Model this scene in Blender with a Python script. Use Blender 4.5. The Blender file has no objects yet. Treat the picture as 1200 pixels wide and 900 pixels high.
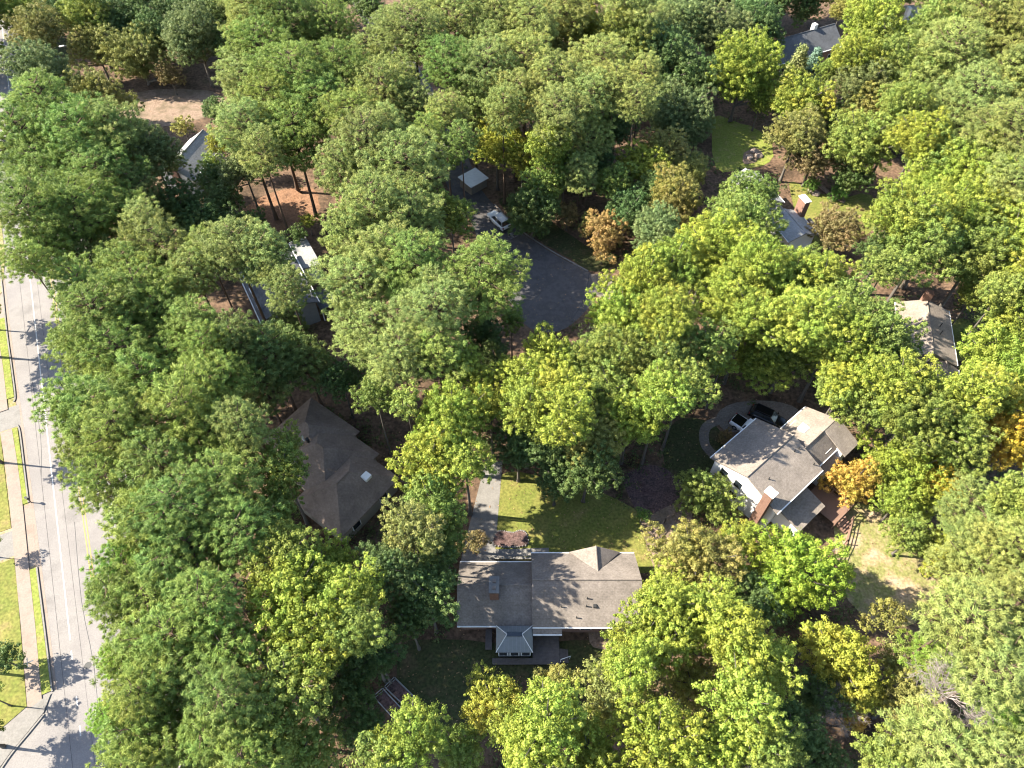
import bpy, bmesh, math, random
import numpy as np
from mathutils import Vector, Matrix
PI = math.pi; R_ = math.radians

# ------------------------------------------------------------------ camera
H_CAM, PITCH, FPX = 75.0, R_(53), 833.0          # height, down-tilt, focal length in photo pixels (1200 wide)
sc = bpy.context.scene
col = sc.collection
cd = bpy.data.cameras.new('camera'); cd.sensor_width = 36; cd.lens = FPX / 1200 * 36
cd.clip_start = 0.5; cd.clip_end = 6000
cam = bpy.data.objects.new('camera', cd); col.objects.link(cam)
cam.location = (0, 0, H_CAM); cam.rotation_euler = (PI/2 - PITCH, 0, 0)
sc.camera = cam

# ------------------------------------------------------------------ sky and sun
SUN_EL = R_(39)
w = bpy.data.worlds.new('World'); sc.world = w; w.use_nodes = True
nt = w.node_tree
bg = nt.nodes['Background']
sky = nt.nodes.new('ShaderNodeTexSky'); sky.sky_type = 'NISHITA'; sky.sun_disc = False
sky.sun_elevation = SUN_EL; sky.sun_rotation = R_(-84); sky.altitude = 100
nt.links.new(sky.outputs[0], bg.inputs[0]); bg.inputs[1].default_value = 0.11
sl = bpy.data.lights.new('sun', 'SUN'); sl.energy = 5.0; sl.angle = R_(0.53); sl.color = (1.0, 0.92, 0.76)
sun = bpy.data.objects.new('sun', sl); col.objects.link(sun)
sun.location = (-80, 0, 90)
sun.rotation_euler = Vector((math.cos(SUN_EL), -0.08, -math.sin(SUN_EL))).to_track_quat('-Z', 'Y').to_euler()
vs = sc.view_settings
vs.view_transform = 'Standard'; vs.look = 'None'; vs.gamma = 1; vs.use_curve_mapping = False
vs.exposure = 1.97
sc.cycles.filter_width = 1.15

# ------------------------------------------------------------------ helpers
def at(x, y, z=0.0):
    """the place at height z that lies on a photo pixel's line of sight (used to survey coordinates)"""
    u = (x-600)/FPX; v = -(y-450)/FPX
    dy = math.cos(PITCH)+v*math.sin(PITCH); dz = -math.sin(PITCH)+v*math.cos(PITCH)
    t = (z-H_CAM)/dz
    return Vector((u*t, dy*t, z))
def depth_of(p):
    return p[1]*math.cos(PITCH) - (p[2]-H_CAM)*math.sin(PITCH)
def pixel_of(p):
    zc = depth_of(p); yc = p[1]*math.sin(PITCH)+(p[2]-H_CAM)*math.cos(PITCH)
    return 600+FPX*p[0]/zc, 450-FPX*yc/zc

def tag(o, label=None, cat=None, group=None, kind=None):
    if label: o['label'] = label
    if cat: o['category'] = cat
    if group: o['group'] = group
    if kind: o['kind'] = kind
    return o
def empty(name, loc=(0,0,0), rz=0.0, label=None, cat=None, group=None):
    o = bpy.data.objects.new(name, None); col.objects.link(o)
    o.empty_display_size = 0.3
    o.location = loc; o.rotation_euler = (0, 0, rz)
    return tag(o, label, cat, group)
def obj(name, me, mat=None, parent=None, loc=None):
    if isinstance(me, bmesh.types.BMesh):
        m = bpy.data.meshes.new(name); me.normal_update(); me.to_mesh(m); me.free(); me = m
    o = bpy.data.objects.new(name, me); col.objects.link(o)
    if mat is not None and not me.materials: me.materials.append(mat)
    if parent is not None: o.parent = parent
    if loc is not None: o.location = loc
    return o
def box(bm, x0, x1, y0, y1, z0, z1):
    v = [bm.verts.new(p) for p in ((x0,y0,z0),(x1,y0,z0),(x1,y1,z0),(x0,y1,z0),(x0,y0,z1),(x1,y0,z1),(x1,y1,z1),(x0,y1,z1))]
    for f in ((0,3,2,1),(4,5,6,7),(0,1,5,4),(1,2,6,5),(2,3,7,6),(3,0,4,7)): bm.faces.new([v[i] for i in f])
    return v
def boxo(name, x0, x1, y0, y1, z0, z1, mat, parent=None, bevel=0):
    bm = bmesh.new(); box(bm, min(x0,x1), max(x0,x1), min(y0,y1), max(y0,y1), z0, z1)
    if bevel: bmesh.ops.bevel(bm, geom=bm.edges[:], offset=bevel, segments=2, affect='EDGES')
    return obj(name, bm, mat, parent)
def prism(bm, pts, thick):
    """closed slab: polygon pts (3-D) on top, the same polygon thick lower beneath"""
    top = [bm.verts.new(p) for p in pts]
    bot = [bm.verts.new((p[0], p[1], p[2]-thick)) for p in pts]
    f = bm.faces.new(top); bm.normal_update()
    if f.normal.z < 0: f.normal_flip()
    g = bm.faces.new(bot)
    n = len(pts)
    for i in range(n):
        j = (i+1) % n
        bm.faces.new((top[i], bot[i], bot[j], top[j]))
    bmesh.ops.recalc_face_normals(bm, faces=bm.faces[:])
def slab(name, pts, thick, mat, parent=None):
    bm = bmesh.new(); prism(bm, pts, thick); return obj(name, bm, mat, parent)
def tube(bm, pts, radii, n=6, cap=True):
    """tapered tube along points"""
    rings = []
    pts = [Vector(p) for p in pts]
    for i, p in enumerate(pts):
        d = (pts[min(i+1, len(pts)-1)] - pts[max(i-1, 0)]).normalized()
        a = d.orthogonal().normalized() if i == 0 else (a - d*a.dot(d)).normalized()
        b = d.cross(a)
        rings.append([bm.verts.new(p + (a*math.cos(2*PI*k/n) + b*math.sin(2*PI*k/n))*radii[i]) for k in range(n)])
    for r0, r1 in zip(rings, rings[1:]):
        for k in range(n): bm.faces.new((r0[k], r0[(k+1)%n], r1[(k+1)%n], r1[k]))
    if cap:
        bm.faces.new(rings[0][::-1]); bm.faces.new(rings[-1])
def rod(name, pts, r, mat, parent=None, n=6):
    bm = bmesh.new(); tube(bm, pts, [r]*len(pts), n); return obj(name, bm, mat, parent)

# ------------------------------------------------------------------ materials
def new_mat(name, rough=0.9, spec=0.2):
    m = bpy.data.materials.new(name); m.use_nodes = True
    b = m.node_tree.nodes['Principled BSDF']
    b.inputs['Roughness'].default_value = rough
    b.inputs['Specular IOR Level'].default_value = spec
    return m, m.node_tree, b
def noise_mat(name, stops, scale=1.0, detail=6, rough=0.9, spec=0.2, stretch=(1,1,1), fine=None, bump=0.0, metal=0, k=0.6):
    """colour ramp over a noise in object space, times a second finer grain"""
    m, t, b = new_mat(name, rough, spec)
    b.inputs['Metallic'].default_value = metal
    N, L = t.nodes, t.links
    tc = N.new('ShaderNodeTexCoord'); mp = N.new('ShaderNodeMapping'); mp.inputs['Scale'].default_value = stretch
    L.new(tc.outputs['Object'], mp.inputs[0])
    n1 = N.new('ShaderNodeTexNoise'); n1.inputs['Scale'].default_value = scale; n1.inputs['Detail'].default_value = detail; n1.inputs['Roughness'].default_value = 0.62
    L.new(mp.outputs[0], n1.inputs['Vector'])
    r = N.new('ShaderNodeValToRGB'); e = r.color_ramp.elements
    while len(e) < len(stops): e.new(0.5)
    for el, (p, c) in zip(e, stops): el.position = p; el.color = (c[0]*k, c[1]*k, c[2]*k, 1)
    L.new(n1.outputs['Fac'], r.inputs[0]); out = r.outputs[0]
    if fine:
        n2 = N.new('ShaderNodeTexNoise'); n2.inputs['Scale'].default_value = fine[0]; n2.inputs['Detail'].default_value = 3
        L.new(tc.outputs['Object'], n2.inputs['Vector'])
        mr = N.new('ShaderNodeMapRange'); mr.inputs[1].default_value = 0.3; mr.inputs[2].default_value = 0.7
        mr.inputs[3].default_value = 1-fine[1]; mr.inputs[4].default_value = 1+fine[1]
        L.new(n2.outputs['Fac'], mr.inputs[0])
        mx = N.new('ShaderNodeVectorMath'); mx.operation = 'SCALE'
        L.new(out, mx.inputs[0]); L.new(mr.outputs[0], mx.inputs['Scale']); out = mx.outputs[0]
        if bump:
            bp = N.new('ShaderNodeBump'); bp.inputs['Strength'].default_value = bump; bp.inputs['Distance'].default_value = 0.05
            L.new(n2.outputs['Fac'], bp.inputs['Height']); L.new(bp.outputs[0], b.inputs['Normal'])
    L.new(out, b.inputs['Base Color'])
    return m
def shingle_mat(name, c, streak=0.24):
    """asphalt shingles: courses, tabs of uneven tone, slow weathering streaks"""
    m, t, b = new_mat(name, 0.92, 0.15)
    N, L = t.nodes, t.links
    tc = N.new('ShaderNodeTexCoord')
    br = N.new('ShaderNodeTexBrick'); br.offset = 0.5
    br.inputs['Color1'].default_value = (0.95,0.95,0.95,1); br.inputs['Color2'].default_value = (1.05,1.05,1.05,1); br.inputs['Mortar'].default_value = (0.86,0.86,0.86,1)
    br.inputs['Scale'].default_value = 1.0; br.inputs['Brick Width'].default_value = 0.3; br.inputs['Row Height'].default_value = 0.14; br.inputs['Mortar Size'].default_value = 0.012
    L.new(tc.outputs['Object'], br.inputs['Vector'])
    n = N.new('ShaderNodeTexNoise'); n.inputs['Scale'].default_value = 0.55; n.inputs['Detail'].default_value = 8; n.inputs['Roughness'].default_value = 0.7
    L.new(tc.outputs['Object'], n.inputs['Vector'])
    mr = N.new('ShaderNodeMapRange'); mr.inputs[1].default_value = 0.3; mr.inputs[2].default_value = 0.7; mr.inputs[3].default_value = 1-streak; mr.inputs[4].default_value = 1+streak
    L.new(n.outputs['Fac'], mr.inputs[0])
    g = N.new('ShaderNodeTexNoise'); g.inputs['Scale'].default_value = 5.0; g.inputs['Detail'].default_value = 4
    L.new(tc.outputs['Object'], g.inputs['Vector'])
    mg = N.new('ShaderNodeMapRange'); mg.inputs[1].default_value = 0.3; mg.inputs[2].default_value = 0.7; mg.inputs[3].default_value = 0.82; mg.inputs[4].default_value = 1.18
    L.new(g.outputs['Fac'], mg.inputs[0])
    k = N.new('ShaderNodeMath'); k.operation = 'MULTIPLY'; L.new(mr.outputs[0], k.inputs[0]); L.new(mg.outputs[0], k.inputs[1])
    s1 = N.new('ShaderNodeVectorMath'); s1.operation = 'SCALE'; L.new(br.outputs['Color'], s1.inputs[0]); L.new(k.outputs[0], s1.inputs['Scale'])
    s2 = N.new('ShaderNodeVectorMath'); s2.operation = 'MULTIPLY'; L.new(s1.outputs[0], s2.inputs[0]); s2.inputs[1].default_value = tuple(x*0.62 for x in c)
    L.new(s2.outputs[0], b.inputs['Base Color'])
    return m
def plain(name, c, rough=0.6, spec=0.3, metal=0.0, var=0.08, scale=2.0, k=0.6):
    lo = tuple(x*(1-var) for x in c); hi = tuple(min(1, x*(1+var)) for x in c)
    return noise_mat(name, [(0.3, lo), (0.7, hi)], scale, 4, rough, spec, metal=metal, k=k)
def leaf_mat():
    """leaf colour = the crown's own colour, varied per spray and per leaf; a part of the light passes through"""
    m, t, b = new_mat('leaf', 0.55, 0.25)
    N, L = t.nodes, t.links
    oi = N.new('ShaderNodeObjectInfo')
    a = N.new('ShaderNodeAttribute'); a.attribute_name = 'var'
    hs = N.new('ShaderNodeHueSaturation')
    # part of a crown turns another colour first: patches of the tree's own second colour
    tu = N.new('ShaderNodeAttribute'); tu.attribute_type = 'OBJECT'; tu.attribute_name = '["turn"]'
    tcx = N.new('ShaderNodeTexCoord'); nx = N.new('ShaderNodeTexNoise'); nx.inputs['Scale'].default_value = 0.33; nx.inputs['Detail'].default_value = 4; nx.inputs['Roughness'].default_value = 0.65
    rx = N.new('ShaderNodeVectorMath'); rx.operation = 'ADD'; L.new(tcx.outputs['Object'], rx.inputs[0]); L.new(oi.outputs['Location'], rx.inputs[1]); L.new(rx.outputs[0], nx.inputs['Vector'])
    rg = N.new('ShaderNodeMapRange'); rg.inputs[1].default_value = 0.42; rg.inputs[2].default_value = 0.62; L.new(nx.outputs['Fac'], rg.inputs[0])
    am = N.new('ShaderNodeMath'); am.operation = 'MULTIPLY'; L.new(rg.outputs[0], am.inputs[0]); L.new(oi.outputs['Alpha'], am.inputs[1])
    mxc = N.new('ShaderNodeMix'); mxc.data_type = 'RGBA'; L.new(am.outputs[0], mxc.inputs[0]); L.new(oi.outputs['Color'], mxc.inputs[6]); L.new(tu.outputs['Color'], mxc.inputs[7])
    L.new(mxc.outputs[2], hs.inputs['Color'])
    def lin(src, lo, hi):
        r = N.new('ShaderNodeMapRange'); L.new(src, r.inputs[0]); r.inputs[3].default_value = lo; r.inputs[4].default_value = hi; return r.outputs[0]
    tc = N.new('ShaderNodeTexCoord'); nz = N.new('ShaderNodeTexNoise'); nz.inputs['Scale'].default_value = 0.42; nz.inputs['Detail'].default_value = 2
    L.new(tc.outputs['Object'], nz.inputs['Vector'])
    pa = N.new('ShaderNodeMath'); pa.operation = 'MULTIPLY_ADD'; pa.inputs[1].default_value = 0.55
    sb = N.new('ShaderNodeMath'); sb.operation = 'MULTIPLY_ADD'; sb.inputs[1].default_value = 1.5; sb.inputs[2].default_value = -0.525
    L.new(nz.outputs['Fac'], sb.inputs[0]); L.new(a.outputs['Fac'], pa.inputs[0]); L.new(sb.outputs[0], pa.inputs[2])
    h = N.new('ShaderNodeMath'); h.operation = 'ADD'
    L.new(lin(pa.outputs[0], 0.030, -0.030), h.inputs[0]); L.new(lin(oi.outputs['Random'], 0.49, 0.51), h.inputs[1])
    L.new(h.outputs[0], hs.inputs['Hue'])
    hs.inputs['Saturation'].default_value = 1.0
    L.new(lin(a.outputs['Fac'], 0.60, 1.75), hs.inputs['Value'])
    L.new(hs.outputs[0], b.inputs['Base Color'])
    tr = N.new('ShaderNodeBsdfTranslucent'); L.new(hs.outputs[0], tr.inputs[0])
    mx = N.new('ShaderNodeMixShader'); mx.inputs[0].default_value = 0.36
    L.new(b.outputs[0], mx.inputs[1]); L.new(tr.outputs[0], mx.inputs[2])
    L.new(mx.outputs[0], N['Material Output'].inputs[0])
    return m

M = {}
M['leaf'] = leaf_mat()
M['litter'] = noise_mat('leaf_litter', [(0.25,(0.05,0.036,0.024)),(0.42,(0.12,0.078,0.05)),(0.55,(0.23,0.145,0.095)),(0.72,(0.10,0.09,0.042))], 0.22, 10, fine=(2.2,0.45), bump=0.6)
M['straw'] = noise_mat('pine_straw', [(0.3,(0.24,0.12,0.065)),(0.5,(0.36,0.20,0.12)),(0.7,(0.16,0.085,0.05))], 0.6, 9, fine=(4,0.4), bump=0.5)
M['bare_soil'] = noise_mat('bare_soil', [(0.3,(0.23,0.155,0.11)),(0.45,(0.36,0.26,0.195)),(0.55,(0.27,0.20,0.14)),(0.7,(0.15,0.12,0.075))], 0.5, 9, fine=(4,0.35), bump=0.5)
M['mulch'] = noise_mat('mulch', [(0.3,(0.10,0.055,0.05)),(0.5,(0.19,0.12,0.11)),(0.7,(0.07,0.05,0.045))], 0.8, 9, fine=(5,0.5), bump=0.6)
M['lawn'] = noise_mat('lawn_grass', [(0.28,(0.34,0.26,0.11)),(0.42,(0.26,0.25,0.065)),(0.6,(0.19,0.22,0.045)),(0.75,(0.32,0.27,0.10))], 0.35, 9, fine=(3.5,0.32), bump=0.5)
M['lawn_dry'] = noise_mat('dry_lawn', [(0.32,(0.60,0.43,0.30)),(0.44,(0.44,0.34,0.19)),(0.54,(0.26,0.27,0.085)),(0.68,(0.56,0.40,0.27))], 0.30, 9, fine=(3.5,0.3), bump=0.5)
M['lawn_bright'] = noise_mat('verge_grass', [(0.3,(0.32,0.33,0.08)),(0.5,(0.25,0.30,0.055)),(0.7,(0.38,0.33,0.12))], 0.8, 8, fine=(4,0.3), bump=0.5)
M['lawn_shade'] = noise_mat('shaded_lawn', [(0.3,(0.10,0.085,0.04)),(0.5,(0.07,0.085,0.03)),(0.7,(0.15,0.11,0.06))], 0.4, 9, fine=(3.5,0.4), bump=0.5)  # darker copy of the lawn grass, tree shade put into its colour
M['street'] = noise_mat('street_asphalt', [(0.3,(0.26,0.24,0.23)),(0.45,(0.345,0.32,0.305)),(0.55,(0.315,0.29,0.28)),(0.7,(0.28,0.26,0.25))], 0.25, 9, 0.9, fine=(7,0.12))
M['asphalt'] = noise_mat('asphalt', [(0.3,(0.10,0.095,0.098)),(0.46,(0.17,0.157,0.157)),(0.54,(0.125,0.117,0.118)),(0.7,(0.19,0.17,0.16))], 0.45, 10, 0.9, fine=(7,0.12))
M['asphalt_dark'] = noise_mat('dark_asphalt', [(0.3,(0.08,0.08,0.085)),(0.7,(0.12,0.12,0.125))], 0.3, 9, 0.9, fine=(7,0.12))
M['concrete'] = noise_mat('concrete', [(0.3,(0.235,0.222,0.205)),(0.5,(0.32,0.30,0.28)),(0.7,(0.265,0.25,0.235))], 0.5, 9, 0.9, fine=(6,0.12))
M['old_concrete'] = noise_mat('stained_concrete', [(0.3,(0.20,0.165,0.14)),(0.5,(0.29,0.245,0.21)),(0.7,(0.23,0.19,0.16))], 0.4, 9, 0.9, fine=(5,0.25))
M['walk'] = noise_mat('sidewalk_concrete', [(0.3,(0.32,0.25,0.205)),(0.5,(0.39,0.315,0.265)),(0.7,(0.35,0.285,0.245))], 0.5, 9, 0.9, fine=(6,0.1))
M['white_line'] = noise_mat('road_paint_white', [(0.3,(0.62,0.60,0.57)),(0.6,(0.80,0.78,0.74))], 2.5, 8, 0.8)
M['yellow_line'] = noise_mat('road_paint_yellow', [(0.3,(0.44,0.34,0.14)),(0.6,(0.62,0.47,0.15))], 2.5, 8, 0.8)
M['roof_main'] = shingle_mat('shingle_grey_brown', (0.300,0.258,0.228))
M['roof_tan'] = shingle_mat('shingle_tan', (0.34,0.29,0.25))
M['roof_brown'] = shingle_mat('shingle_dark_brown', (0.32,0.245,0.20))
M['roof_slate'] = shingle_mat('shingle_slate_blue', (0.16,0.165,0.18))
M['roof_pale'] = shingle_mat('shingle_pale_grey', (0.46,0.455,0.445))
M['roof_warm'] = shingle_mat('shingle_warm_grey', (0.37,0.31,0.265))
M['metal_roof'] = plain('grey_metal_roof', (0.32,0.34,0.35), 0.45, 0.5, 0.25)
M['pale_metal'] = plain('pale_metal_roof', (0.80,0.81,0.82), 0.5, 0.4, k=0.9)
M['white'] = plain('white_paint', (0.78,0.77,0.75), 0.6, 0.3, var=0.05, k=0.9)
M['siding'] = noise_mat('white_siding', [(0.3,(0.74,0.73,0.71)),(0.7,(0.82,0.81,0.79))], 0.6, 6, 0.6, k=0.95)
M['brick'] = noise_mat('brick_wall', [(0.3,(0.25,0.14,0.105)),(0.5,(0.34,0.20,0.15)),(0.7,(0.28,0.17,0.135))], 3.0, 5, 0.9, fine=(9,0.2))
M['tan_wall'] = plain('tan_siding', (0.36,0.31,0.25), 0.8)
M['grey_wall'] = plain('grey_siding', (0.33,0.34,0.36), 0.8)
M['glass'] = plain('window_glass', (0.03,0.04,0.05), 0.08, 0.6, 0, 0.2)
M['wood'] = noise_mat('weathered_wood', [(0.3,(0.24,0.17,0.13)),(0.7,(0.34,0.26,0.21))], 3, 6, 0.85, stretch=(1,6,1))
M['wood_red'] = noise_mat('stained_deck_wood', [(0.3,(0.27,0.165,0.12)),(0.7,(0.36,0.23,0.175))], 3, 6, 0.8, stretch=(1,6,1))
M['wood_grey'] = noise_mat('grey_deck_wood', [(0.3,(0.15,0.13,0.125)),(0.7,(0.22,0.19,0.18))], 3, 6, 0.85)
M['dark_metal'] = plain('dark_metal', (0.05,0.05,0.05), 0.5)
M['steel'] = plain('galvanised_steel', (0.42,0.43,0.44), 0.45, 0.5, 0.3)
M['stone'] = plain('field_stone', (0.38,0.30,0.25), 0.9, 0.2, 0, 0.3, 3)
M['bark_pine'] = noise_mat('pine_bark', [(0.3,(0.10,0.07,0.05)),(0.6,(0.22,0.15,0.11))], 3, 8, 0.95, stretch=(1,1,0.3))
M['bark'] = noise_mat('grey_bark', [(0.3,(0.11,0.095,0.08)),(0.6,(0.22,0.195,0.17))], 3, 8, 0.95, stretch=(1,1,0.3))
M['dead_wood'] = noise_mat('dead_grey_wood', [(0.3,(0.32,0.27,0.25)),(0.6,(0.48,0.42,0.39))], 3, 8, 0.95)
M['paint_white'] = plain('car_paint_white', (0.75,0.76,0.78), 0.25, 0.5, var=0.02, k=0.9)
M['paint_black'] = plain('car_paint_black', (0.012,0.012,0.014), 0.2, 0.6, var=0.05)
M['tyre'] = plain('tyre_rubber', (0.02,0.02,0.02), 0.9)
M['red_lens'] = plain('red_lens', (0.35,0.02,0.02), 0.3)
M['clear_lens'] = plain('clear_lens', (0.6,0.6,0.6), 0.15, 0.6)
M['blue_plastic'] = plain('blue_plastic', (0.05,0.18,0.30), 0.5)
M['sign_green'] = plain('sign_green', (0.05,0.22,0.12), 0.5)
M['terracotta'] = plain('terracotta', (0.40,0.17,0.10), 0.9)

# ------------------------------------------------------------------ the ground
def curve_poly(pts, sub=5, jit=0.0, seed=0, closed=True):
    rnd = random.Random(seed); out = []; n = len(pts)
    P = [Vector((p[0], p[1])) for p in pts]
    rng = range(n if closed else n-1)
    for i in rng:
        if closed: p0, p1, p2, p3 = P[(i-1)%n], P[i], P[(i+1)%n], P[(i+2)%n]
        else: p0, p1, p2, p3 = P[max(i-1,0)], P[i], P[i+1], P[min(i+2,n-1)]
        for k in range(sub):
            t = k/sub
            q = 0.5*((2*p1)+(p2-p0)*t+(2*p0-5*p1+4*p2-p3)*t*t+(3*p1-p0-3*p2+p3)*t**3)
            out.append(q + Vector((rnd.uniform(-jit,jit), rnd.uniform(-jit,jit))))
    if not closed: out.append(P[-1])
    return out
def inside(x, y, poly):
    r = False; j = len(poly)-1
    for i in range(len(poly)):
        xi, yi = poly[i]; xj, yj = poly[j]
        if (yi > y) != (yj > y) and x < (xj-xi)*(y-yi)/(yj-yi)+xi: r = not r
        j = i
    return r
HARD = []      # roads and buildings: no trunk stands there
AVOID = []     # polygons in plan where no undergrowth stands
def sheet(name, pts, z, mat, smooth=5, jit=0.0, kind='structure', avoid=True, thick=0.0, seed=1):
    poly = curve_poly(pts, smooth, jit, seed) if smooth > 1 else [Vector((p[0],p[1])) for p in pts]
    bm = bmesh.new()
    vs_ = [bm.verts.new((p.x, p.y, z)) for p in poly]
    f = bm.faces.new(vs_); bm.normal_update()
    if f.normal.z < 0: f.normal_flip()
    bmesh.ops.triangulate(bm, faces=bm.faces[:])
    if avoid: AVOID.append([(p.x,p.y) for p in poly])
    if 'road' in name or name in ('street','driveway'): HARD.append([(p.x,p.y) for p in poly])
    o = obj(name, bm, mat); o['kind'] = kind
    return o
def G(*px): return [at(*p) for p in px]
def strip(name, pts, width, z0, z1, mat, parent=None, smooth=6, kind='structure', avoid=False):
    """kerb, path or line: a ribbon along pts with real height"""
    P = curve_poly(pts, smooth, 0, 0, closed=False) if smooth > 1 else [Vector((p[0],p[1])) for p in pts]
    bm = bmesh.new(); rows = []; L_, R2 = [], []
    for i, p in enumerate(P):
        d = (P[min(i+1,len(P)-1)]-P[max(i-1,0)]).normalized(); n = Vector((-d.y, d.x))*width/2
        a, b = p+n, p-n; L_.append(a); R2.append(b)
        rows.append([bm.verts.new((a.x,a.y,z0)), bm.verts.new((a.x,a.y,z1)), bm.verts.new((b.x,b.y,z1)), bm.verts.new((b.x,b.y,z0))])
    for r0, r1 in zip(rows, rows[1:]):
        for k in range(3): bm.faces.new((r0[k], r0[k+1], r1[k+1], r1[k]))
    bm.faces.new(rows[0]); bm.faces.new(rows[-1][::-1])
    bmesh.ops.recalc_face_normals(bm, faces=bm.faces[:])
    o = obj(name, bm, mat, parent)
    if kind and parent is None: o['kind'] = kind
    if avoid: AVOID.append([(p.x,p.y) for p in L_ + R2[::-1]]); HARD.append(AVOID[-1])
    return o

bm = bmesh.new()
v = [bm.verts.new(p) for p in ((-3000,-3000,0),(3000,-3000,0),(3000,3000,0),(-3000,3000,0))]; bm.faces.new(v)
ground = obj('ground', bm, M['litter']); ground['kind'] = 'structure'

# the street along the west: surveyed along its white edge line
SO, ST, SN = Vector((-49.4, 30.4)), Vector((-0.4377, 0.8991)), Vector((0.8991, 0.4377))
def S(s, n): return SO + ST*s + SN*n
def kerb_n(s): return -2.45 - (s)*0.0275 + (0.0 if s > -12 else 0.0)
sheet('street', [S(-75,-1.2), S(-40,-1.6), S(-11.5,-2.15), S(10,-2.75), S(45,-3.7), S(75,-4.1), S(140,-4.2), S(140,8.6), S(-75,8.6)], 0.004, M['street'], smooth=1)
sheet('side_street', [(-41,19.6),(-46.2,20.3),(-47.4,18.9),(-49.5,17.2),(-52.5,14.4),(-58,12.4),(-90,10.5),(-90,1),(-40,1),(-36,9)], 0.008, M['street'], smooth=1)
kl = [S(-12.6,-2.1), S(-5,-2.3), S(0,-2.45), S(2.0,-2.5)]
kerb1 = strip('kerb', kl, 0.16, 0, 0.12, M['concrete'])
strip('kerb', [S(11,-2.75), S(12,-2.8), S(16,-2.9), S(22,-3.05), S(23.4,-3.3)], 0.16, 0, 0.12, M['concrete'])
strip('kerb', [S(27.5,-3.5), S(28.5,-3.25), S(34,-3.4), S(44,-3.7), S(75,-4.1)], 0.16, 0, 0.12, M['concrete'])
strip('kerb', [S(-14.5,-3.0), S(-15.6,-4.4), S(-17,-6.2), S(-19,-8.2), S(-21,-11), (-75,12.0), (-90,11.2)], 0.16, 0, 0.12, M['concrete'])
strip('kerb', [S(-75,8.7), S(0,8.7), S(140,8.7)], 0.16, 0, 0.12, M['concrete'], smooth=1)
strip('gutter', [S(-12.6,-1.9), S(0,-2.2), S(22,-2.8), S(44,-3.45), S(75,-3.85)], 0.42, 0, 0.010, M['walk'])
strip('sidewalk', [S(-13.4,-3.75), S(-5,-3.8), S(0,-3.9), S(14,-4.15), S(23,-4.6)], 1.35, 0, 0.10, M['walk'])
strip('sidewalk', [S(26.5,-4.9), S(34,-5.1), S(44,-5.5), S(75,-6.2)], 1.35, 0, 0.10, M['walk'])
strip('driveway_apron', [S(25.0,-2.9), S(25.0,-14)], 3.6, 0, 0.014, M['concrete'], smooth=1)
strip('driveway_apron', [S(6.6,-2.5), S(6.6,-3.4)], 8.4, 0, 0.014, M['walk'], smooth=1)
strip('driveway_apron', [S(6.3,-4.6), S(6.3,-14)], 3.4, 0, 0.014, M['concrete'], smooth=1)
strip('driveway_apron', [S(46.6,-3.6), S(46.6,-14)], 5.6, 0, 0.014, M['walk'], smooth=1)
sheet('sidewalk_corner', [S(-12.7,-2.2),S(-14.3,-3.0),S(-15.5,-4.5),S(-16.8,-6.2),S(-18.8,-8.3),S(-16.5,-9.8),S(-14.6,-7.2),S(-13.4,-4.6)], 0.106, M['concrete'], smooth=1)
sheet('grass_verge', [S(-12.6,-2.2), S(0,-2.5), S(45,-3.8), S(75,-4.2), S(75,-40), S(-13,-40), S(-14.5,-8), S(-13.4,-4.5)], 0.003, M['lawn_dry'], smooth=1)
def verge(s0, s1, a0, a1, b0, b1, mat='lawn_bright'):
    sheet('grass_verge', [S(s0,a0), S((s0+s1)/2,(a0+a1)/2-0.02), S(s1,a1), S(s1,b1), S((s0+s1)/2,(b0+b1)/2), S(s0,b0)], 0.085, M[mat], smooth=1)
verge(-12.5, 2.0, -2.2, -2.6, -3.1, -3.25)
verge(11.0, 23, -2.85, -3.3, -3.5, -3.9)
verge(28.3, 44, -3.4, -3.8, -4.5, -4.85)
sheet('lawn', [S(-13,-4.5), S(0,-4.6), S(4.3,-4.7), S(4.3,-30), S(-13.5,-30), S(-15,-9)], 0.05, M['lawn'], smooth=1, avoid=True)
sheet('lawn', [S(8.4,-4.8), S(23,-5.3), S(23,-30), S(8.4,-30)], 0.05, M['lawn'], smooth=1)
sheet('lawn', [S(27,-5.6), S(44,-6.2), S(44,-30), S(27,-30)], 0.05, M['lawn'], smooth=1)
sheet('grass_verge', [S(49.6,-3.9), S(75,-4.2), S(75,-12), S(49.6,-12)], 0.05, M['lawn_dry'], smooth=3)
sheet('grass_verge', [S(-75,8.8), S(140,8.8), S(140,11.5), S(-75,11.5)], 0.05, M['lawn_shade'], smooth=1)
def line(name, s0, s1, n0, n1, wd, mat):
    strip(name, [S(s0,n0), S(s1,n1)], wd, 0.006, 0.013, M[mat], smooth=1)
line('edge_line', -8.0, 140, 0, 0, 0.13, 'white_line')
for s in (-9.7, -14.6, -17.6, -22.6, -26, -31):
    line('lane_dash', s-0.5, s+0.5, -0.02, -0.02, 0.13, 'white_line')
for s in (-16.9,): line('turn_mark', s-0.9, s+0.9, 1.3, 1.6, 0.12, 'white_line')
line('centre_line', -2, 140, 2.72, 2.72, 0.11, 'yellow_line'); line('centre_line', -2, 140, 3.02, 3.02, 0.11, 'yellow_line')
line('edge_line', -75, 140, 5.9, 5.9, 0.13, 'white_line')
strip('pavement_joint', [S(-40,-0.9), S(0,-1.1), S(60,-1.5)], 0.05, 0.005, 0.009, M['asphalt'], smooth=1)
strip('pavement_joint', [S(-40,0.95), S(-10,0.9), S(60,0.9)], 0.04, 0.005, 0.009, M['asphalt'], smooth=1)

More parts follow.
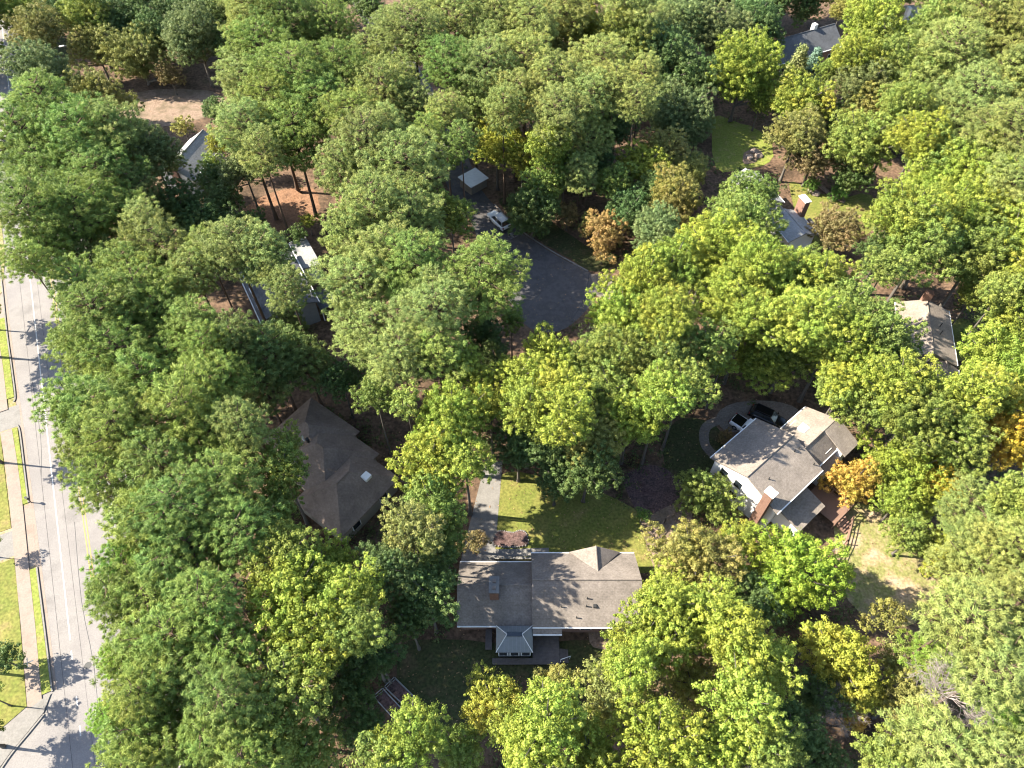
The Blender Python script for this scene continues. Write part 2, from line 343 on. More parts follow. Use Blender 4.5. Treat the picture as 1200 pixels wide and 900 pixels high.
# cul-de-sac
cul = G((541,222),(556,214),(575,236),(606,268),(640,292),(668,308),(692,320),(697,345),(683,368),(655,388),(620,384),(596,352),(575,310),(555,268))
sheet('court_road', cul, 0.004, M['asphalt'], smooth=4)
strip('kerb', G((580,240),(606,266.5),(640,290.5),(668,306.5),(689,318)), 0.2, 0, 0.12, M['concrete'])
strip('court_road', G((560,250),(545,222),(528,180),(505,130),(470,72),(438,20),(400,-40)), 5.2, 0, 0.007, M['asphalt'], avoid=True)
sheet('driveway', G((692,321),(712,321),(735,335),(735,362),(705,350),(697,345)), 0.009, M['old_concrete'], smooth=1)
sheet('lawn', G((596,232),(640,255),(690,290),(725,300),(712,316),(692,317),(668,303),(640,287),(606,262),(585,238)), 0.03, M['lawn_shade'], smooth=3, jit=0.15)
def crack(pts, wd=0.05, z=0.011): strip('road_crack', pts, wd, 0.004, z, M['asphalt_dark'], smooth=3)
crack(G((600,300),(630,318),(655,345),(668,372))); crack(G((636,296),(640,330),(620,360))); crack(G((690,322),(686,348),(672,372)), 0.12)
crack([S(-20,1.6), S(-12,1.9), S(-4,1.5), S(6,1.8)], 0.05, 0.010); crack([S(14,-1.2), S(20,-0.8), S(30,-1.1)], 0.05, 0.010);
mh = bmesh.new(); tube(mh, [(0,0,0.004),(0,0,0.014)], [0.36,0.36], 20); mh = obj('manhole_cover', mh, M['dark_metal']); mh.location = (*S(-11.5,1.35),0); tag(mh, 'round dark manhole cover in the street lane', 'manhole')
# a road in deep shade in the far corner
sheet('bare_yard', G((150,112),(200,104),(250,108),(262,126),(225,142),(165,150),(140,140)), 0.01, M['bare_soil'], smooth=4, jit=0.25)
sheet('straw_bed', G((285,245),(330,222),(368,222),(372,250),(340,268),(295,275)), 0.01, M['straw'], smooth=4, jit=0.25)
sheet('straw_bed', G((335,395),(420,400),(470,440),(505,470),(480,520),(440,500),(360,470)), 0.01, M['litter'], smooth=4, jit=0.25)

# plot of the grey-brown ranch
sheet('lawn', G((584,560),(640,560),(700,575),(748,600),(757,620),(768,668),(700,668),(640,668),(583,668)), 0.02, M['lawn'], smooth=4, jit=0.12)
sheet('driveway', G((569,540),(589,540),(579,660),(540,662),(541,652)), 0.03, M['concrete'], smooth=1)
sheet('walkway', G((577,644),(643,642),(643,651),(576,653)), 0.034, M['concrete'], smooth=1)
sheet('mulch_bed', G((730,560),(770,545),(800,570),(790,598),(768,612),(752,606)), 0.024, M['mulch'], smooth=4, jit=0.1)
sheet('bare_path', G((752,612),(795,590),(812,606),(800,625),(780,640),(790,680),(772,682),(758,640)), 0.028, M['bare_soil'], smooth=4, jit=0.1)
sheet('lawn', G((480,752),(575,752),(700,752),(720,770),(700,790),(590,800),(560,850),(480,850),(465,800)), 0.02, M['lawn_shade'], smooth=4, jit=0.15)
sheet('bare_path', G((700,700),(740,735),(715,760),(690,752)), 0.03, M['bare_soil'], smooth=3, jit=0.1)
# plot of the white house
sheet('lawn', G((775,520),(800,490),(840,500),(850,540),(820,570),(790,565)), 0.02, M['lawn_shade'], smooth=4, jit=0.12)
sheet('driveway', G((840,486),(862,472),(905,470),(935,480),(930,500),(880,505),(850,505)), 0.02, M['old_concrete'], smooth=3)
strip('walkway', G((850,490),(828,500),(826,520),(838,535)), 1.2, 0, 0.03, M['old_concrete'])
sheet('lawn', G((978,612),(1000,590),(1035,600),(1060,640),(1095,665),(1098,700),(1060,735),(1010,720),(985,680)), 0.02, M['lawn_dry'], smooth=4, jit=0.15)
sheet('bare_yard', G((860,462),(900,440),(950,450),(945,478),(905,470)), 0.012, M['litter'], smooth=4, jit=0.15)
# far lawns
sheet('lawn', G((836,138),(862,143),(884,150),(904,166),(902,190),(872,198),(838,196)), 0.02, M['lawn_bright'], smooth=3, jit=0.15)
sheet('lawn', G((925,214),(950,222),(985,232),(1020,228),(1030,262),(985,290),(952,285),(935,260)), 0.02, M['lawn'], smooth=3, jit=0.15)
strip('stone_path', G((960,217),(975,229),(990,237)), 0.9, 0, 0.05, M['bare_soil'])
sheet('rock_bed', G((872,180),(884,173),(893,180),(885,190),(872,192)), 0.05, M['bare_soil'], smooth=3, jit=0.1)
sheet('lawn', G((1104,380),(1135,375),(1150,400),(1135,420),(1112,420)), 0.02, M['lawn'], smooth=3, jit=0.15)
sheet('fern_bed', G((460,20),(485,18),(500,50),(470,55)), 0.012, M['bare_soil'], smooth=3, jit=0.2)

# ------------------------------------------------------------------ houses
def window(parent, x, y, z, wd, ht, axis):
    """a window proud of a wall: frame, pane and sash bar"""
    d = 0.05
    if axis == 'x': f = boxo('window', x-wd/2, x+wd/2, y-d, y+d, z, z+ht, M['white'], parent); boxo('pane', x-wd/2+0.08, x+wd/2-0.08, y-d-0.015, y+d+0.015, z+0.08, z+ht-0.08, M['glass'], f)
    else: f = boxo('window', x-d, x+d, y-wd/2, y+wd/2, z, z+ht, M['white'], parent); boxo('pane', x-d-0.015, x+d+0.015, y-wd/2+0.08, y+wd/2-0.08, z+0.08, z+ht-0.08, M['glass'], f)
def block(h, u0, u1, v0, v1, ze, zr, wall, roof, axis='u', hip0=False, hip1=False, ov=0.45, vr=None, gutter=True, win=True, gab=0.3, zlow=None):
    """one roofed block of a house in the house's own axes. axis: the ridge's direction; vr: ridge position across"""
    sw = (lambda a, b: (a, b)) if axis == 'u' else (lambda a, b: (b, a))
    if axis == 'v': u0, u1, v0, v1 = v0, v1, u0, u1
    if vr is None: vr = (v0+v1)/2
    zl0 = zl1 = ze
    if zlow: zl0, zl1 = zlow
    T = 0.18
    # wall: pentagon prism under the roof
    bm = bmesh.new()
    prof = [(v0,0),(v1,0),(v1,zl1-T),(vr,zr-T-0.02),(v0,zl0-T)]
    if hip0 or hip1: prof = [(v0,0),(v1,0),(v1,zl1-T),(v0,zl0-T)]
    A = [bm.verts.new((*sw(u0,p[0]),p[1])) for p in prof]; B = [bm.verts.new((*sw(u1,p[0]),p[1])) for p in prof]
    bm.faces.new(A); bm.faces.new(B[::-1])
    for i in range(len(prof)): j = (i+1)%len(prof); bm.faces.new((A[i],B[i],B[j],A[j]))
    bmesh.ops.recalc_face_normals(bm, faces=bm.faces[:])
    obj('wall', bm, M[wall], h)
    s0 = (zr-zl0)/(vr-v0); s1 = (zr-zl1)/(v1-vr)
    e0, e1 = v0-ov, v1+ov; ze0, ze1 = zl0-s0*ov, zl1-s1*ov
    a, b = u0-gab, u1+gab
    ha = (vr-e0) if hip0 else 0; hb = (vr-e0) if hip1 else 0
    P = lambda u, v, z: (*sw(u, v), z)
    slab('roof_slope', [P(a,e0,ze0), P(b,e0,ze0), P(b-hb,vr,zr), P(a+ha,vr,zr)], T, M[roof], h)
    slab('roof_slope', [P(a,e1,ze1), P(b,e1,ze1), P(b-hb,vr,zr), P(a+ha,vr,zr)], T, M[roof], h)
    if hip0: slab('roof_slope', [P(a,e0,ze0), P(a+ha,vr,zr), P(a,e1,ze1)], T, M[roof], h)
    if hip1: slab('roof_slope', [P(b,e0,ze0), P(b-hb,vr,zr), P(b,e1,ze1)], T, M[roof], h)
    bm = bmesh.new()
    tube(bm, [P(a+ha,vr,zr+0.01), P(b-hb,vr,zr+0.01)], [0.10,0.10], 6); obj('ridge_cap', bm, M[roof], h)
    if gutter:
        for e, z, s in ((e0,ze0,-1),(e1,ze1,1)):
            bm = bmesh.new(); x0, x1 = sorted((e+s*0.012, e+s*0.13))
            if axis == 'u': box(bm, a+0.02, b-0.02, x0, x1, z-T+0.02, z-0.03)
            else: box(bm, x0, x1, a+0.02, b-0.02, z-T+0.02, z-0.03)
            obj('gutter', bm, M['white'], h)
    if win:
        n = max(1, int((u1-u0)/3.4))
        for k in range(n):
            uu = u0+(k+0.5)*(u1-u0)/n
            for vv in (v0, v1):
                for zz in ([0.9] if ze < 4 else [0.9, 3.5]):
                    x, y = sw(uu, vv); window(h, x, y, zz, 1.2, 1.25, 'x' if axis == 'u' else 'y')
def vent_pipe(h, x, y, z, r=0.06, ht=0.4, mat='dark_metal', name='vent_pipe'):
    bm = bmesh.new(); tube(bm, [(x,y,z-0.35),(x,y,z+ht)], [r,r], 8)
    obj(name, bm, M[mat], h)
def foot(h, pts):
    mw = Matrix.Translation(h.location) @ Matrix.Rotation(h.rotation_euler.z, 4, 'Z')
    AVOID.append([tuple((mw @ Vector((x,y,0)))[:2]) for x, y in pts]); HARD.append(AVOID[-1])
def rect(u0,u1,v0,v1): return [(u0,v0),(u1,v0),(u1,v1),(u0,v1)]

# 1 --- the grey-brown ranch in the near middle
h1 = empty('house', (3.6, 27.5, 0), 0, 'low brick ranch house with long grey-brown shingle roof in the near middle', 'house')
ox, oy = 3.6, 27.5
block(h1, -5.3-ox, 1.9-ox, 24.3-oy, 30.2-oy, 2.85, 4.75, 'brick', 'roof_main', gab=0.3)
block(h1, 2.4-ox, 12.8-ox, 24.0-oy, 31.0-oy, 3.35, 5.6, 'brick', 'roof_main', gab=0.35)
# front cross gable
def cross_gable(h, uc, half, vf, vb, ze, zr, roof, wall):
    T = 0.16
    for s in (-1, 1):
        slab('roof_slope', [(uc+s*half, vf, ze), (uc, vf, zr), (uc, vb, zr)], T, M[roof], h)
    bm = bmesh.new(); tube(bm, [(uc,vf,zr+0.01),(uc,vb,zr+0.01)],[0.09,0.09],6); obj('ridge_cap', bm, M[roof], h)
    f = vf-0.35
    bm = bmesh.new(); a = [bm.verts.new(p) for p in ((uc-half+0.4,f,0),(uc+half-0.4,f,0),(uc+half-0.4,f,ze-0.05),(uc,f,zr-0.28),(uc-half+0.4,f,ze-0.05))]
    b = [bm.verts.new(p.co+Vector((0,-0.3,0))) for p in a]
    bm.faces.new(a); bm.faces.new(b[::-1])
    for i in range(5): j=(i+1)%5; bm.faces.new((a[i],b[i],b[j],a[j]))
    bmesh.ops.recalc_face_normals(bm, faces=bm.faces[:]); obj('gable_wall', bm, M[wall], h)
cross_gable(h1, 8.85-ox, 2.75, 31.5-oy, 28.7-oy, 3.24, 4.8, 'roof_main', 'brick')
# lean-to roof at the back between sunroom and wall
slab('roof_slope', [(2.1-ox,23.75-oy,3.06),(5.05-ox,23.75-oy,3.06),(5.05-ox,22.95-oy,2.72),(2.1-ox,22.95-oy,2.72)], 0.12, M['roof_main'], h1)
boxo('gutter', 2.12-ox, 5.03-ox, 22.82-oy, 22.938-oy, 2.58, 2.71, M['white'], h1)
# chimney with cap
ch = boxo('chimney', -2.25-ox, -1.35-ox, 26.0-oy, 27.6-oy, 3.6, 5.9, M['brick'], h1, 0.02)
boxo('chimney_cap', -2.33-ox, -1.27-ox, 25.92-oy, 27.68-oy, 5.9, 6.06, M['concrete'], ch, 0.03)
for k in (-0.35, 0.35): boxo('flue', -1.95-ox, -1.62-ox, 26.8-oy+k-0.15, 26.8-oy+k+0.15, 6.06, 6.25, M['stone'], ch)
for x, y in ((5.0,25.2),(7.6,25.9),(7.5,25.25),(6.5,24.3)): vent_pipe(h1, x-ox, y-oy, 3.35+(y-24.0)*0.64)
bmv = boxo('roof_vent', 8.2-ox, 8.55-ox, 25.1-oy, 25.45-oy, 3.9, 4.35, M['dark_metal'], h1, 0.03)
# sunroom: grey metal hip roof with ribs
sr = empty('sunroom', (0,0,0)); sr.parent = h1
x0, x1, y0, y1 = -1.6-ox, 2.07-ox, 21.2-oy, 23.78-oy
xr0, xr1, yr = -0.5-ox, 1.0-ox, 22.75-oy
zs, zt = 2.55, 3.35
boxo('wall', x0+0.25, x1-0.25, y0+0.25, 24.25-oy, 0, 2.42, M['grey_wall'], sr)
slab('roof_slope', [(x0,y0,zs),(x1,y0,zs),(xr1,yr,zt),(xr0,yr,zt)], 0.08, M['metal_roof'], sr)
slab('roof_slope', [(x0,y1,zs+0.2),(x1,y1,zs+0.2),(xr1,yr,zt),(xr0,yr,zt)], 0.08, M['metal_roof'], sr)
slab('roof_slope', [(x0,y0,zs),(xr0,yr,zt),(x0,y1,zs+0.2)], 0.08, M['metal_roof'], sr)
slab('roof_slope', [(x1,y0,zs),(xr1,yr,zt),(x1,y1,zs+0.2)], 0.08, M['metal_roof'], sr)
boxo('skylight', xr0, xr1, yr-0.22, yr+0.22, zt-0.03, zt+0.08, M['glass'], sr)
for k in range(1, 9):
    x = x0+(x1-x0)*k/9; t_ = min(1, (x-x0)/(xr0-x0), (x1-x)/(x1-xr1))
    for ya, za in ((y0,zs),(y1,zs+0.2)):
        rod('roof_rib', [(x, ya, za+0.01), (x, ya+(yr-ya)*t_, za+(zt-za)*t_+0.01)], 0.022, M['steel'], sr, 4)
for p in ((x0,y0,zs),(x1,y0,zs),(x0,y1,zs+0.2),(x1,y1,zs+0.2)):
    rod('hip_cap', [(p[0],p[1],p[2]+0.01), (xr0 if p[0]==x0 else xr1, yr, zt+0.02)], 0.04, M['white'], sr, 5)
for k in range(3): window(sr, x0+0.7+k*1.15, y0+0.25, 0.8, 0.95, 1.4, 'x')
# back deck
dk = empty('deck', (0,0,0)); dk.parent = h1
bm = bmesh.new()
yy = 20.65-oy
while yy < 23.9-oy:
    box(bm, (-2.0 if yy < 21.1-oy else 2.1)-ox, 4.85-ox, yy, yy+0.135, 0.52, 0.56); yy += 0.145
o = obj('planks', bm, M['wood_grey'], dk); o['kind'] = 'stuff'
boxo('joist_skirt', -1.95-ox, 4.8-ox, 20.7-oy, 20.78-oy, 0.1, 0.515, M['wood_grey'], dk)
boxo('side_steps', -2.75-ox, -2.06-ox, 22.2-oy, 24.2-oy, 0.0, 0.4, M['wood_grey'], dk)
for k in range(3): boxo('step', 4.87-ox+0.3*k, 5.16-ox+0.3*k, 20.9-oy, 22.2-oy, 0, 0.42-0.14*k, M['wood_grey'], dk)
rod('handrail', [(4.9-ox,20.85-oy,0.5),(4.9-ox,20.85-oy,1.4),(5.9-ox,21.3-oy,0.95),(5.9-ox,21.3-oy,0)], 0.035, M['white'], dk)
boxo('door', 9.0-ox-2.2, 9.0-ox-1.2, 31.0-oy, 31.06-oy, 0.1, 2.2, M['white'], h1)
foot(h1, rect(-9.6,9.9,-7,4.3))
# front bed of stone edging beside the walkway
fb = empty('flower_bed', (-0.1, 34.5, 0), 0, 'small rounded mulch bed with pale stone edging beside the driveway end', 'flower bed')
pts = curve_poly([(-1.75,-0.85),(1.65,-0.85),(1.75,0.55),(1.1,1.0),(0.3,0.75),(-0.3,0.8),(-1.2,0.95),(-1.75,0.6)], 4)
bm = bmesh.new(); prism(bm, [(p.x,p.y,0.16) for p in pts], 0.15); obj('soil', bm, M['mulch'], fb)
rnd = random.Random(4)
stone_me = bpy.data.meshes.new('edging_stone'); bm = bmesh.new(); bmesh.ops.create_icosphere(bm, subdivisions=1, radius=0.13); bm.to_mesh(stone_me); bm.free(); stone_me.materials.append(M['concrete'])
acc = 0; last = pts[0]
for i in range(len(pts)+1):
    p = pts[i % len(pts)]; q = last
    n = max(1, int((p-q).length/0.24))
    for k in range(n):
        r = q.lerp(p, k/n)
        o = obj('edging_stone', stone_me, None, fb, (r.x, r.y, 0.1)); o.scale = (rnd.uniform(.8,1.2), rnd.uniform(.8,1.2), rnd.uniform(.7,1.1)); o.rotation_euler = (0,0,rnd.uniform(0,6))
    last = p
foot(fb, rect(-2,2,-1,1.2))
gw = empty('retaining_wall', (1.0, 32.0, 0), 0, 'low pale block wall between front walkway and ranch roof', 'wall')
for k in range(11): boxo('block', -3.0+k*0.6, -3.0+k*0.6+0.585, -0.15, 0.15, 0, 0.55 if k % 3 else 0.58, M['concrete'], gw, 0.02)

# 2 --- the white house
h2 = empty('house', (25.7, 38.6, 0), math.atan2(5.3, 6.2), 'two-storey white-sided house with tan shingle roofs on the east side', 'house')
block(h2, 0.3, 8.0, -4.15, 4.15, 5.35, 7.0, 'siding', 'roof_tan', gab=0.35)
block(h2, 8.05, 14.6, -3.5, 1.5, 4.3, 6.1, 'siding', 'roof_tan', vr=-1.75, gab=0.15, zlow=(4.75,4.75))
slab('roof_slope', [(12.2,-1.75,6.17),(15.0,-1.75,6.17),(15.0,-5.2,4.6),(12.2,-5.2,4.6)], 0.16, M['roof_tan'], h2)
boxo('wall', 12.5, 14.7, -4.75, -3.4, 0, 4.45, M['siding'], h2)
slab('roof_slope', [(9.6,-3.7,3.9),(12.3,-3.7,3.9),(12.3,-5.0,3.4),(9.6,-5.0,3.4)], 0.12, M['roof_tan'], h2)
boxo('wall', 9.8, 12.45, -4.8, -3.4, 0, 3.3, M['siding'], h2)
slab('roof_slope', [(1.6,-4.2,3.45),(6.4,-4.2,3.45),(6.4,-7.3,2.75),(1.6,-7.3,2.75)], 0.14, M['roof_tan'], h2)
boxo('wall', 1.9, 6.1, -7.0, -4.1, 0, 2.68, M['siding'], h2)
boxo('skylight', 10.6, 11.7, -0.4, 0.6, 5.2, 5.62, M['white'], h2, 0.03)
ch = boxo('chimney', -0.55, 0.28, -3.5, -2.5, 0, 7.7, M['brick'], h2, 0.02)
boxo('chimney_cap', -0.65, 0.36, -3.6, -2.4, 7.7, 7.9, M['white'], ch, 0.03)
for u, v in ((6.9,-1.3),(7.6,-1.4),(1.9,-1.6),(7.8,-3.6),(8.6,-1.2)): vent_pipe(h2, u, v, 7.0-abs(v)*0.40 if u < 8 else 5.9)
for k, v in enumerate((-2.0, 0.6, 2.6)):
    for z in (0.9, 3.4):
        if not (v == -2.0 and z > 0): window(h2, 0.3, v, z, 1.1, 1.3, 'y')
dk2 = empty('deck', (0,0,0)); dk2.parent = h2
bm = bmesh.new(); uu = 6.5
while uu < 9.6: box(bm, uu, uu+0.135, -9.2, -4.9, 1.0, 1.04); uu += 0.145
o = obj('planks', bm, M['wood_red'], dk2); o['kind'] = 'stuff'
for (ua,va),(ub,vb) in (((9.65,-4.9),(9.65,-9.2)),((9.65,-9.2),(6.5,-9.2))):
    rod('rail', [(ua,va,1.95),(ub,vb,1.95)], 0.06, M['wood_red'], dk2, 4); rod('rail', [(ua,va,1.25),(ub,vb,1.25)], 0.04, M['wood_red'], dk2, 4)
    n = 5
    for k in range(n+1): x=ua+(ub-ua)*k/n; y=va+(vb-va)*k/n; boxo('post', x-0.06,x+0.06,y-0.06,y+0.06,0,2.0, M['wood_red'], dk2)
for k in range(5): boxo('step', 7.0, 8.4, -9.5-0.28*k, -9.23-0.28*k, 0, 0.85-0.17*k, M['wood_red'], dk2)
foot(h2, rect(-1.2,15.5,-11,5))

# 3 --- the dark hip-roofed house in the shade
h3 = empty('house', (-25.3, 52.1, 0), math.atan2(-0.6, 0.8), 'staggered brown house with dark hip roofs deep in tree shade', 'house')
for a0,a1,b0,b1,ax,h0_,h1_ in ((0.4,8.2,0.3,7.2,'u',True,True),(3.4,12.3,1.2,8.8,'u',True,True)):
    block(h3, a0, a1, -b1, -b0, 3.3, 5.6 if a0 < 1 else 5.75, 'tan_wall', 'roof_brown', ax, h0_, h1_, gutter=False)
block(h3, 9.6, 16.2, -10.8, -2.0, 3.3, 5.65, 'tan_wall', 'roof_brown', 'v', True, True, gutter=False)
boxo('skylight', 14.0, 14.9, -4.9, -4.0, 4.5, 5.0, M['white'], h3, 0.03)
vent_pipe(h3, 5.4, -5.4, 5.3, 0.12, 0.5, 'white'); vent_pipe(h3, 5.9, -5.2, 5.3, 0.2, 0.3)
foot(h3, rect(0,16.6,-11.4,0))

# 4 --- the slate-blue roof under pines, with its pale-roofed porch
h4 = empty('house', (-32.4, 70.0, 0), R_(29), 'slate-blue roofed house half hidden beneath tall pines', 'house')
block(h4, -3.6, 3.6, -4.6, 6.2, 4.2, 5.6, 'grey_wall', 'roof_slate', 'v', gab=0.4)
slab('porch_roof', [(4.4,3.2,3.2),(7.0,3.0,3.0),(7.0,9.2,3.0),(4.4,9.4,3.2)], 0.18, M['roof_pale'], h4)
boxo('porch_wall', 4.7, 6.7, 3.5, 8.9, 0, 2.85, M['siding'], h4)
boxo('fascia', 4.25, 4.385, 3.1, 9.4, 2.9, 3.22, M['white'], h4)
boxo('fascia', 4.4, 7.0, 9.42, 9.55, 2.9, 3.22, M['white'], h4)
slab('carport_roof', [(3.9,-5.0,2.6),(6.3,-5.0,2.5),(6.3,-1.5,2.5),(3.9,-1.5,2.6)], 0.14, M['roof_slate'], h4)
for x, y in ((4.1,-4.8),(6.1,-4.8),(6.1,-1.7)): boxo('post', x-0.06, x+0.06, y-0.06, y+0.06, 0, 2.4, M['white'], h4)
foot(h4, rect(-4,8,-5,11))

# 5 --- dark roof in the far upper right
h5 = empty('house', (57.5, 137.6, 0), math.atan2(2.2, 4.4), 'far house with charcoal gable roof half in shadow near the top edge', 'house')
block(h5, -9.5, 6.4, -3.3, 3.3, 3.8, 6.1, 'brick', 'roof_slate')
ch = boxo('chimney', 1.2, 2.0, -0.1, 0.8, 4.5, 7.0, M['white'], h5, 0.02)
foot(h5, rect(-10,7,-4,4))
# 6 --- pale roof with the large brick chimney
h6 = empty('house', (42.6, 84.2, 0), math.atan2(-4.7, 1.6), 'house with pale grey roofs and a broad brick chimney beside a lawn', 'house')
block(h6, -2.3, 3.0, -2.3, 1.9, 3.7, 4.5, 'siding', 'roof_pale', vr=-0.2)
block(h6, -11.5, -4.0, -4.2, 0.0, 4.9, 5.9, 'siding', 'roof_pale', ov=0.4)
block(h6, -5.5, -2.0, -3.2, 0.6, 3.4, 4.7, 'siding', 'roof_pale', gutter=False, win=False)
ch = boxo('chimney', -2.6, -0.9, 1.7, 2.6, 0, 6.3, M['brick'], h6, 0.03)
boxo('chimney_cap', -2.7, -0.8, 1.62, 2.7, 6.3, 6.5, M['white'], ch, 0.03)
boxo('brick_bay', -0.85, 1.1, 2.36, 3.6, 0, 2.9, M['brick'], h6, 0.02)
boxo('bay_cap', -0.85, 1.15, 3.3, 3.75, 2.905, 3.05, M['tan_wall'], h6)
foot(h6, rect(-12,4,-5,4.5))
# 7 --- warm grey gable at the right
h7 = empty('house', (55.0, 62.3, 0), math.atan2(9.0, 2.3), 'house with warm grey gable roof and lower garage near the right edge', 'house')
block(h7, -4.5, 4.7, -3.0, 3.0, 3.75, 4.95, 'tan_wall', 'roof_warm')
block(h7, -8.0, -4.9, -3.6, -0.2, 2.9, 4.0, 'tan_wall', 'roof_warm', vr=-1.9)
boxo('chimney', 4.72, 5.5, -0.4, 0.6, 0, 6.2, M['brick'], h7, 0.03)
for u, v in ((0.6,-1.4),(-0.8,-1.3)): vent_pipe(h7, u, v, 4.9)
foot(h7, rect(-8.4,5.8,-4,3.5))
# 8 --- pale gable among pines in the upper left
h8 = empty('house', (-52.6, 102.0, 0), R_(76), 'narrow pale-roofed house glimpsed between trees in the upper left', 'house')
block(h8, -6.5, 3.4, -2.6, 2.6, 3.8, 5.6, 'siding', 'roof_pale')
boxo('chimney', -6.9, -6.0, -0.8, 0.4, 0, 6.0, M['brick'], h8, 0.03)
foot(h8, rect(-7,4,-3,3))
# 9 --- small brown roof
h9 = empty('outbuilding', (-44.6, 86.6, 0), R_(48), 'small brown-roofed outbuilding in deep shade above the straw bank', 'outbuilding')
block(h9, -1.9, 1.9, -1.5, 1.5, 2.8, 3.7, 'tan_wall', 'roof_warm', win=False)
foot(h9, rect(-2.4,2.4,-2,2))
# 10 --- sliver of a roof on the top edge
h10 = empty('house', (84.5, 150.5, 0), R_(5), 'sliver of a pale roof between trees at the upper right edge', 'house')
block(h10, -3.4, 6, -3, 3, 3.4, 5.0, 'brick', 'roof_pale')
boxo('chimney', -3.9, -3.2, -2.2, -1.2, 0, 5.5, M['white'], h10, 0.02)
foot(h10, rect(-4,7,-4,4))
# 11 --- little white roof at the court
h11 = empty('shed', (-6.4, 97.8, 0), math.atan2(2.6, 2.9), 'small shed with pale metal roof beside the court road', 'shed')
slab('roof', [(-1.9,-1.7,1.75),(1.9,-1.7,1.75),(1.9,1.7,1.95),(-1.9,1.7,1.95)], 0.1, M['pale_metal'], h11)
boxo('wall', -1.7, 1.7, -1.5, 1.5, 0, 1.64, M['tan_wall'], h11)
boxo('door', -0.5, 0.5, -1.56, -1.5, 0.05, 1.5, M['tan_wall'], h11)
foot(h11, rect(-2,2,-2,2))

# ------------------------------------------------------------------ vehicles
def loft(bm, stations):
    """stations: (x, half width, z bottom, z top, shoulder) -> closed rounded hull"""
    rings = []
    for x, hw, zb, zt, sh in stations:
        ring = [(-hw*0.92,zb),(hw*0.92,zb),(hw,zb+0.12),(hw,zb+(zt-zb)*0.62),(hw*sh,zt-0.03),(hw*sh*0.8,zt),(-hw*sh*0.8,zt),(-hw*sh,zt-0.03),(-hw,zb+(zt-zb)*0.62),(-hw,zb+0.12)]
        rings.append([bm.verts.new((x,y,z)) for y,z in ring])
    n = len(rings[0])
    for a, b in zip(rings, rings[1:]):
        for k in range(n): bm.faces.new((a[k], a[(k+1)%n], b[(k+1)%n], b[k]))
    bm.faces.new(rings[0][::-1]); bm.faces.new(rings[-1])
    bmesh.ops.recalc_face_normals(bm, faces=bm.faces[:])
    for f in bm.faces: f.smooth = True
def vehicle(name, loc, rz, label, cat, paint, kind):
    r = empty(name, (*loc, 0.03), rz, label, cat)
    bm = bmesh.new()
    loft(bm, [(-2.32,0.78,0.42,0.82,0.93),(-2.2,0.88,0.32,0.98,0.93),(-1.4,0.93,0.28,1.02,0.92),(0,0.94,0.26,1.02,0.92),(0.95,0.93,0.26,1.02,0.92),(1.15,0.92,0.28,1.00,0.9),(2.0,0.88,0.3,0.90,0.86),(2.28,0.80,0.34,0.76,0.84),(2.36,0.68,0.42,0.66,0.84)])
    obj('body', bm, M[paint], r)
    x0, x1, xr0, xr1 = (-2.1,1.0,-1.75,0.25) if kind == 'suv' else (-0.65,1.15,-0.45,0.45)
    zt = 1.68 if kind == 'suv' else 1.74
    bm = bmesh.new()
    base = [(x0,-0.80,1.0),(x1,-0.78,1.0),(x1,0.78,1.0),(x0,0.80,1.0)]; top = [(xr0,-0.64,zt-0.05),(xr1,-0.63,zt-0.05),(xr1,0.63,zt-0.05),(xr0,0.64,zt-0.05)]
    A = [bm.verts.new(p) for p in base]; B = [bm.verts.new(p) for p in top]
    bm.faces.new(A[::-1]); bm.faces.new(B)
    for k in range(4): bm.faces.new((A[k],A[(k+1)%4],B[(k+1)%4],B[k]))
    cab = obj('cabin_glass', bm, M['glass'], r)
    boxo('roof', xr0-0.06, xr1+0.04, -0.67, 0.67, zt-0.055, zt+0.02, M[paint], r, 0.03)
    for s in (-1, 1):
        for k in ((x1,xr1),(0.35*x0+0.65*x1-0.35,0.35*xr0+0.65*xr1-0.25),(x0,xr0)):
            rod('pillar', [(k[0],s*0.79,1.0),(k[1],s*0.64,zt-0.03)], 0.035, M[paint], r, 5)
        boxo('mirror', 0.78, 0.92, s*0.92, s*1.08, 0.98, 1.1, M[paint], r)
        boxo('headlight', 2.2, 2.33, s*0.42, s*0.74, 0.62, 0.76, M['clear_lens'], r)
        boxo('tail_light', -2.345, -2.2, s*0.6, s*0.82, 0.68, 0.92, M['red_lens'], r)
        if kind == 'suv': rod('roof_rail', [(xr0+0.1,s*0.55,zt+0.05),(xr1-0.1,s*0.55,zt+0.05)], 0.02, M['dark_metal'], r, 4)
    if kind == 'pickup':
        boxo('bed_cover', -2.2, -0.72, -0.74, 0.74, 1.0, 1.06, M['paint_black'], r, 0.02)
    boxo('bumper', -2.45, -2.3, -0.8, 0.8, 0.36, 0.52, M['dark_metal'], r, 0.02)
    for x in (-1.42, 1.42):
        for s in (-1, 1):
            bm = bmesh.new(); tube(bm, [(x, s*0.76, 0.34),(x, s*0.955, 0.34)], [0.34,0.34], 16); wl = obj('wheel', bm, M['tyre'], r)
            bm = bmesh.new(); tube(bm, [(x, s*0.93, 0.34),(x, s*0.968, 0.34)], [0.21,0.19], 12); obj('rim', bm, M['steel'], wl)
    foot(r, rect(-2.6,2.6,-1.2,1.2))
    return r
vehicle('parked_car', (-2.1,88.55), math.atan2(4.6,-3.2), 'white car with black glass parked on the shaded court road', 'car', 'paint_white', 'suv')
vehicle('pickup_truck', (29.6,49.05), math.atan2(-0.72,0.8)-0.02, 'white pickup truck with black bed cover behind the tan roof', 'truck', 'paint_white', 'pickup')
vehicle('parked_car', (32.4,50.7), math.atan2(-0.50,0.8), 'black car parked beside the white house', 'car', 'paint_black', 'suv')
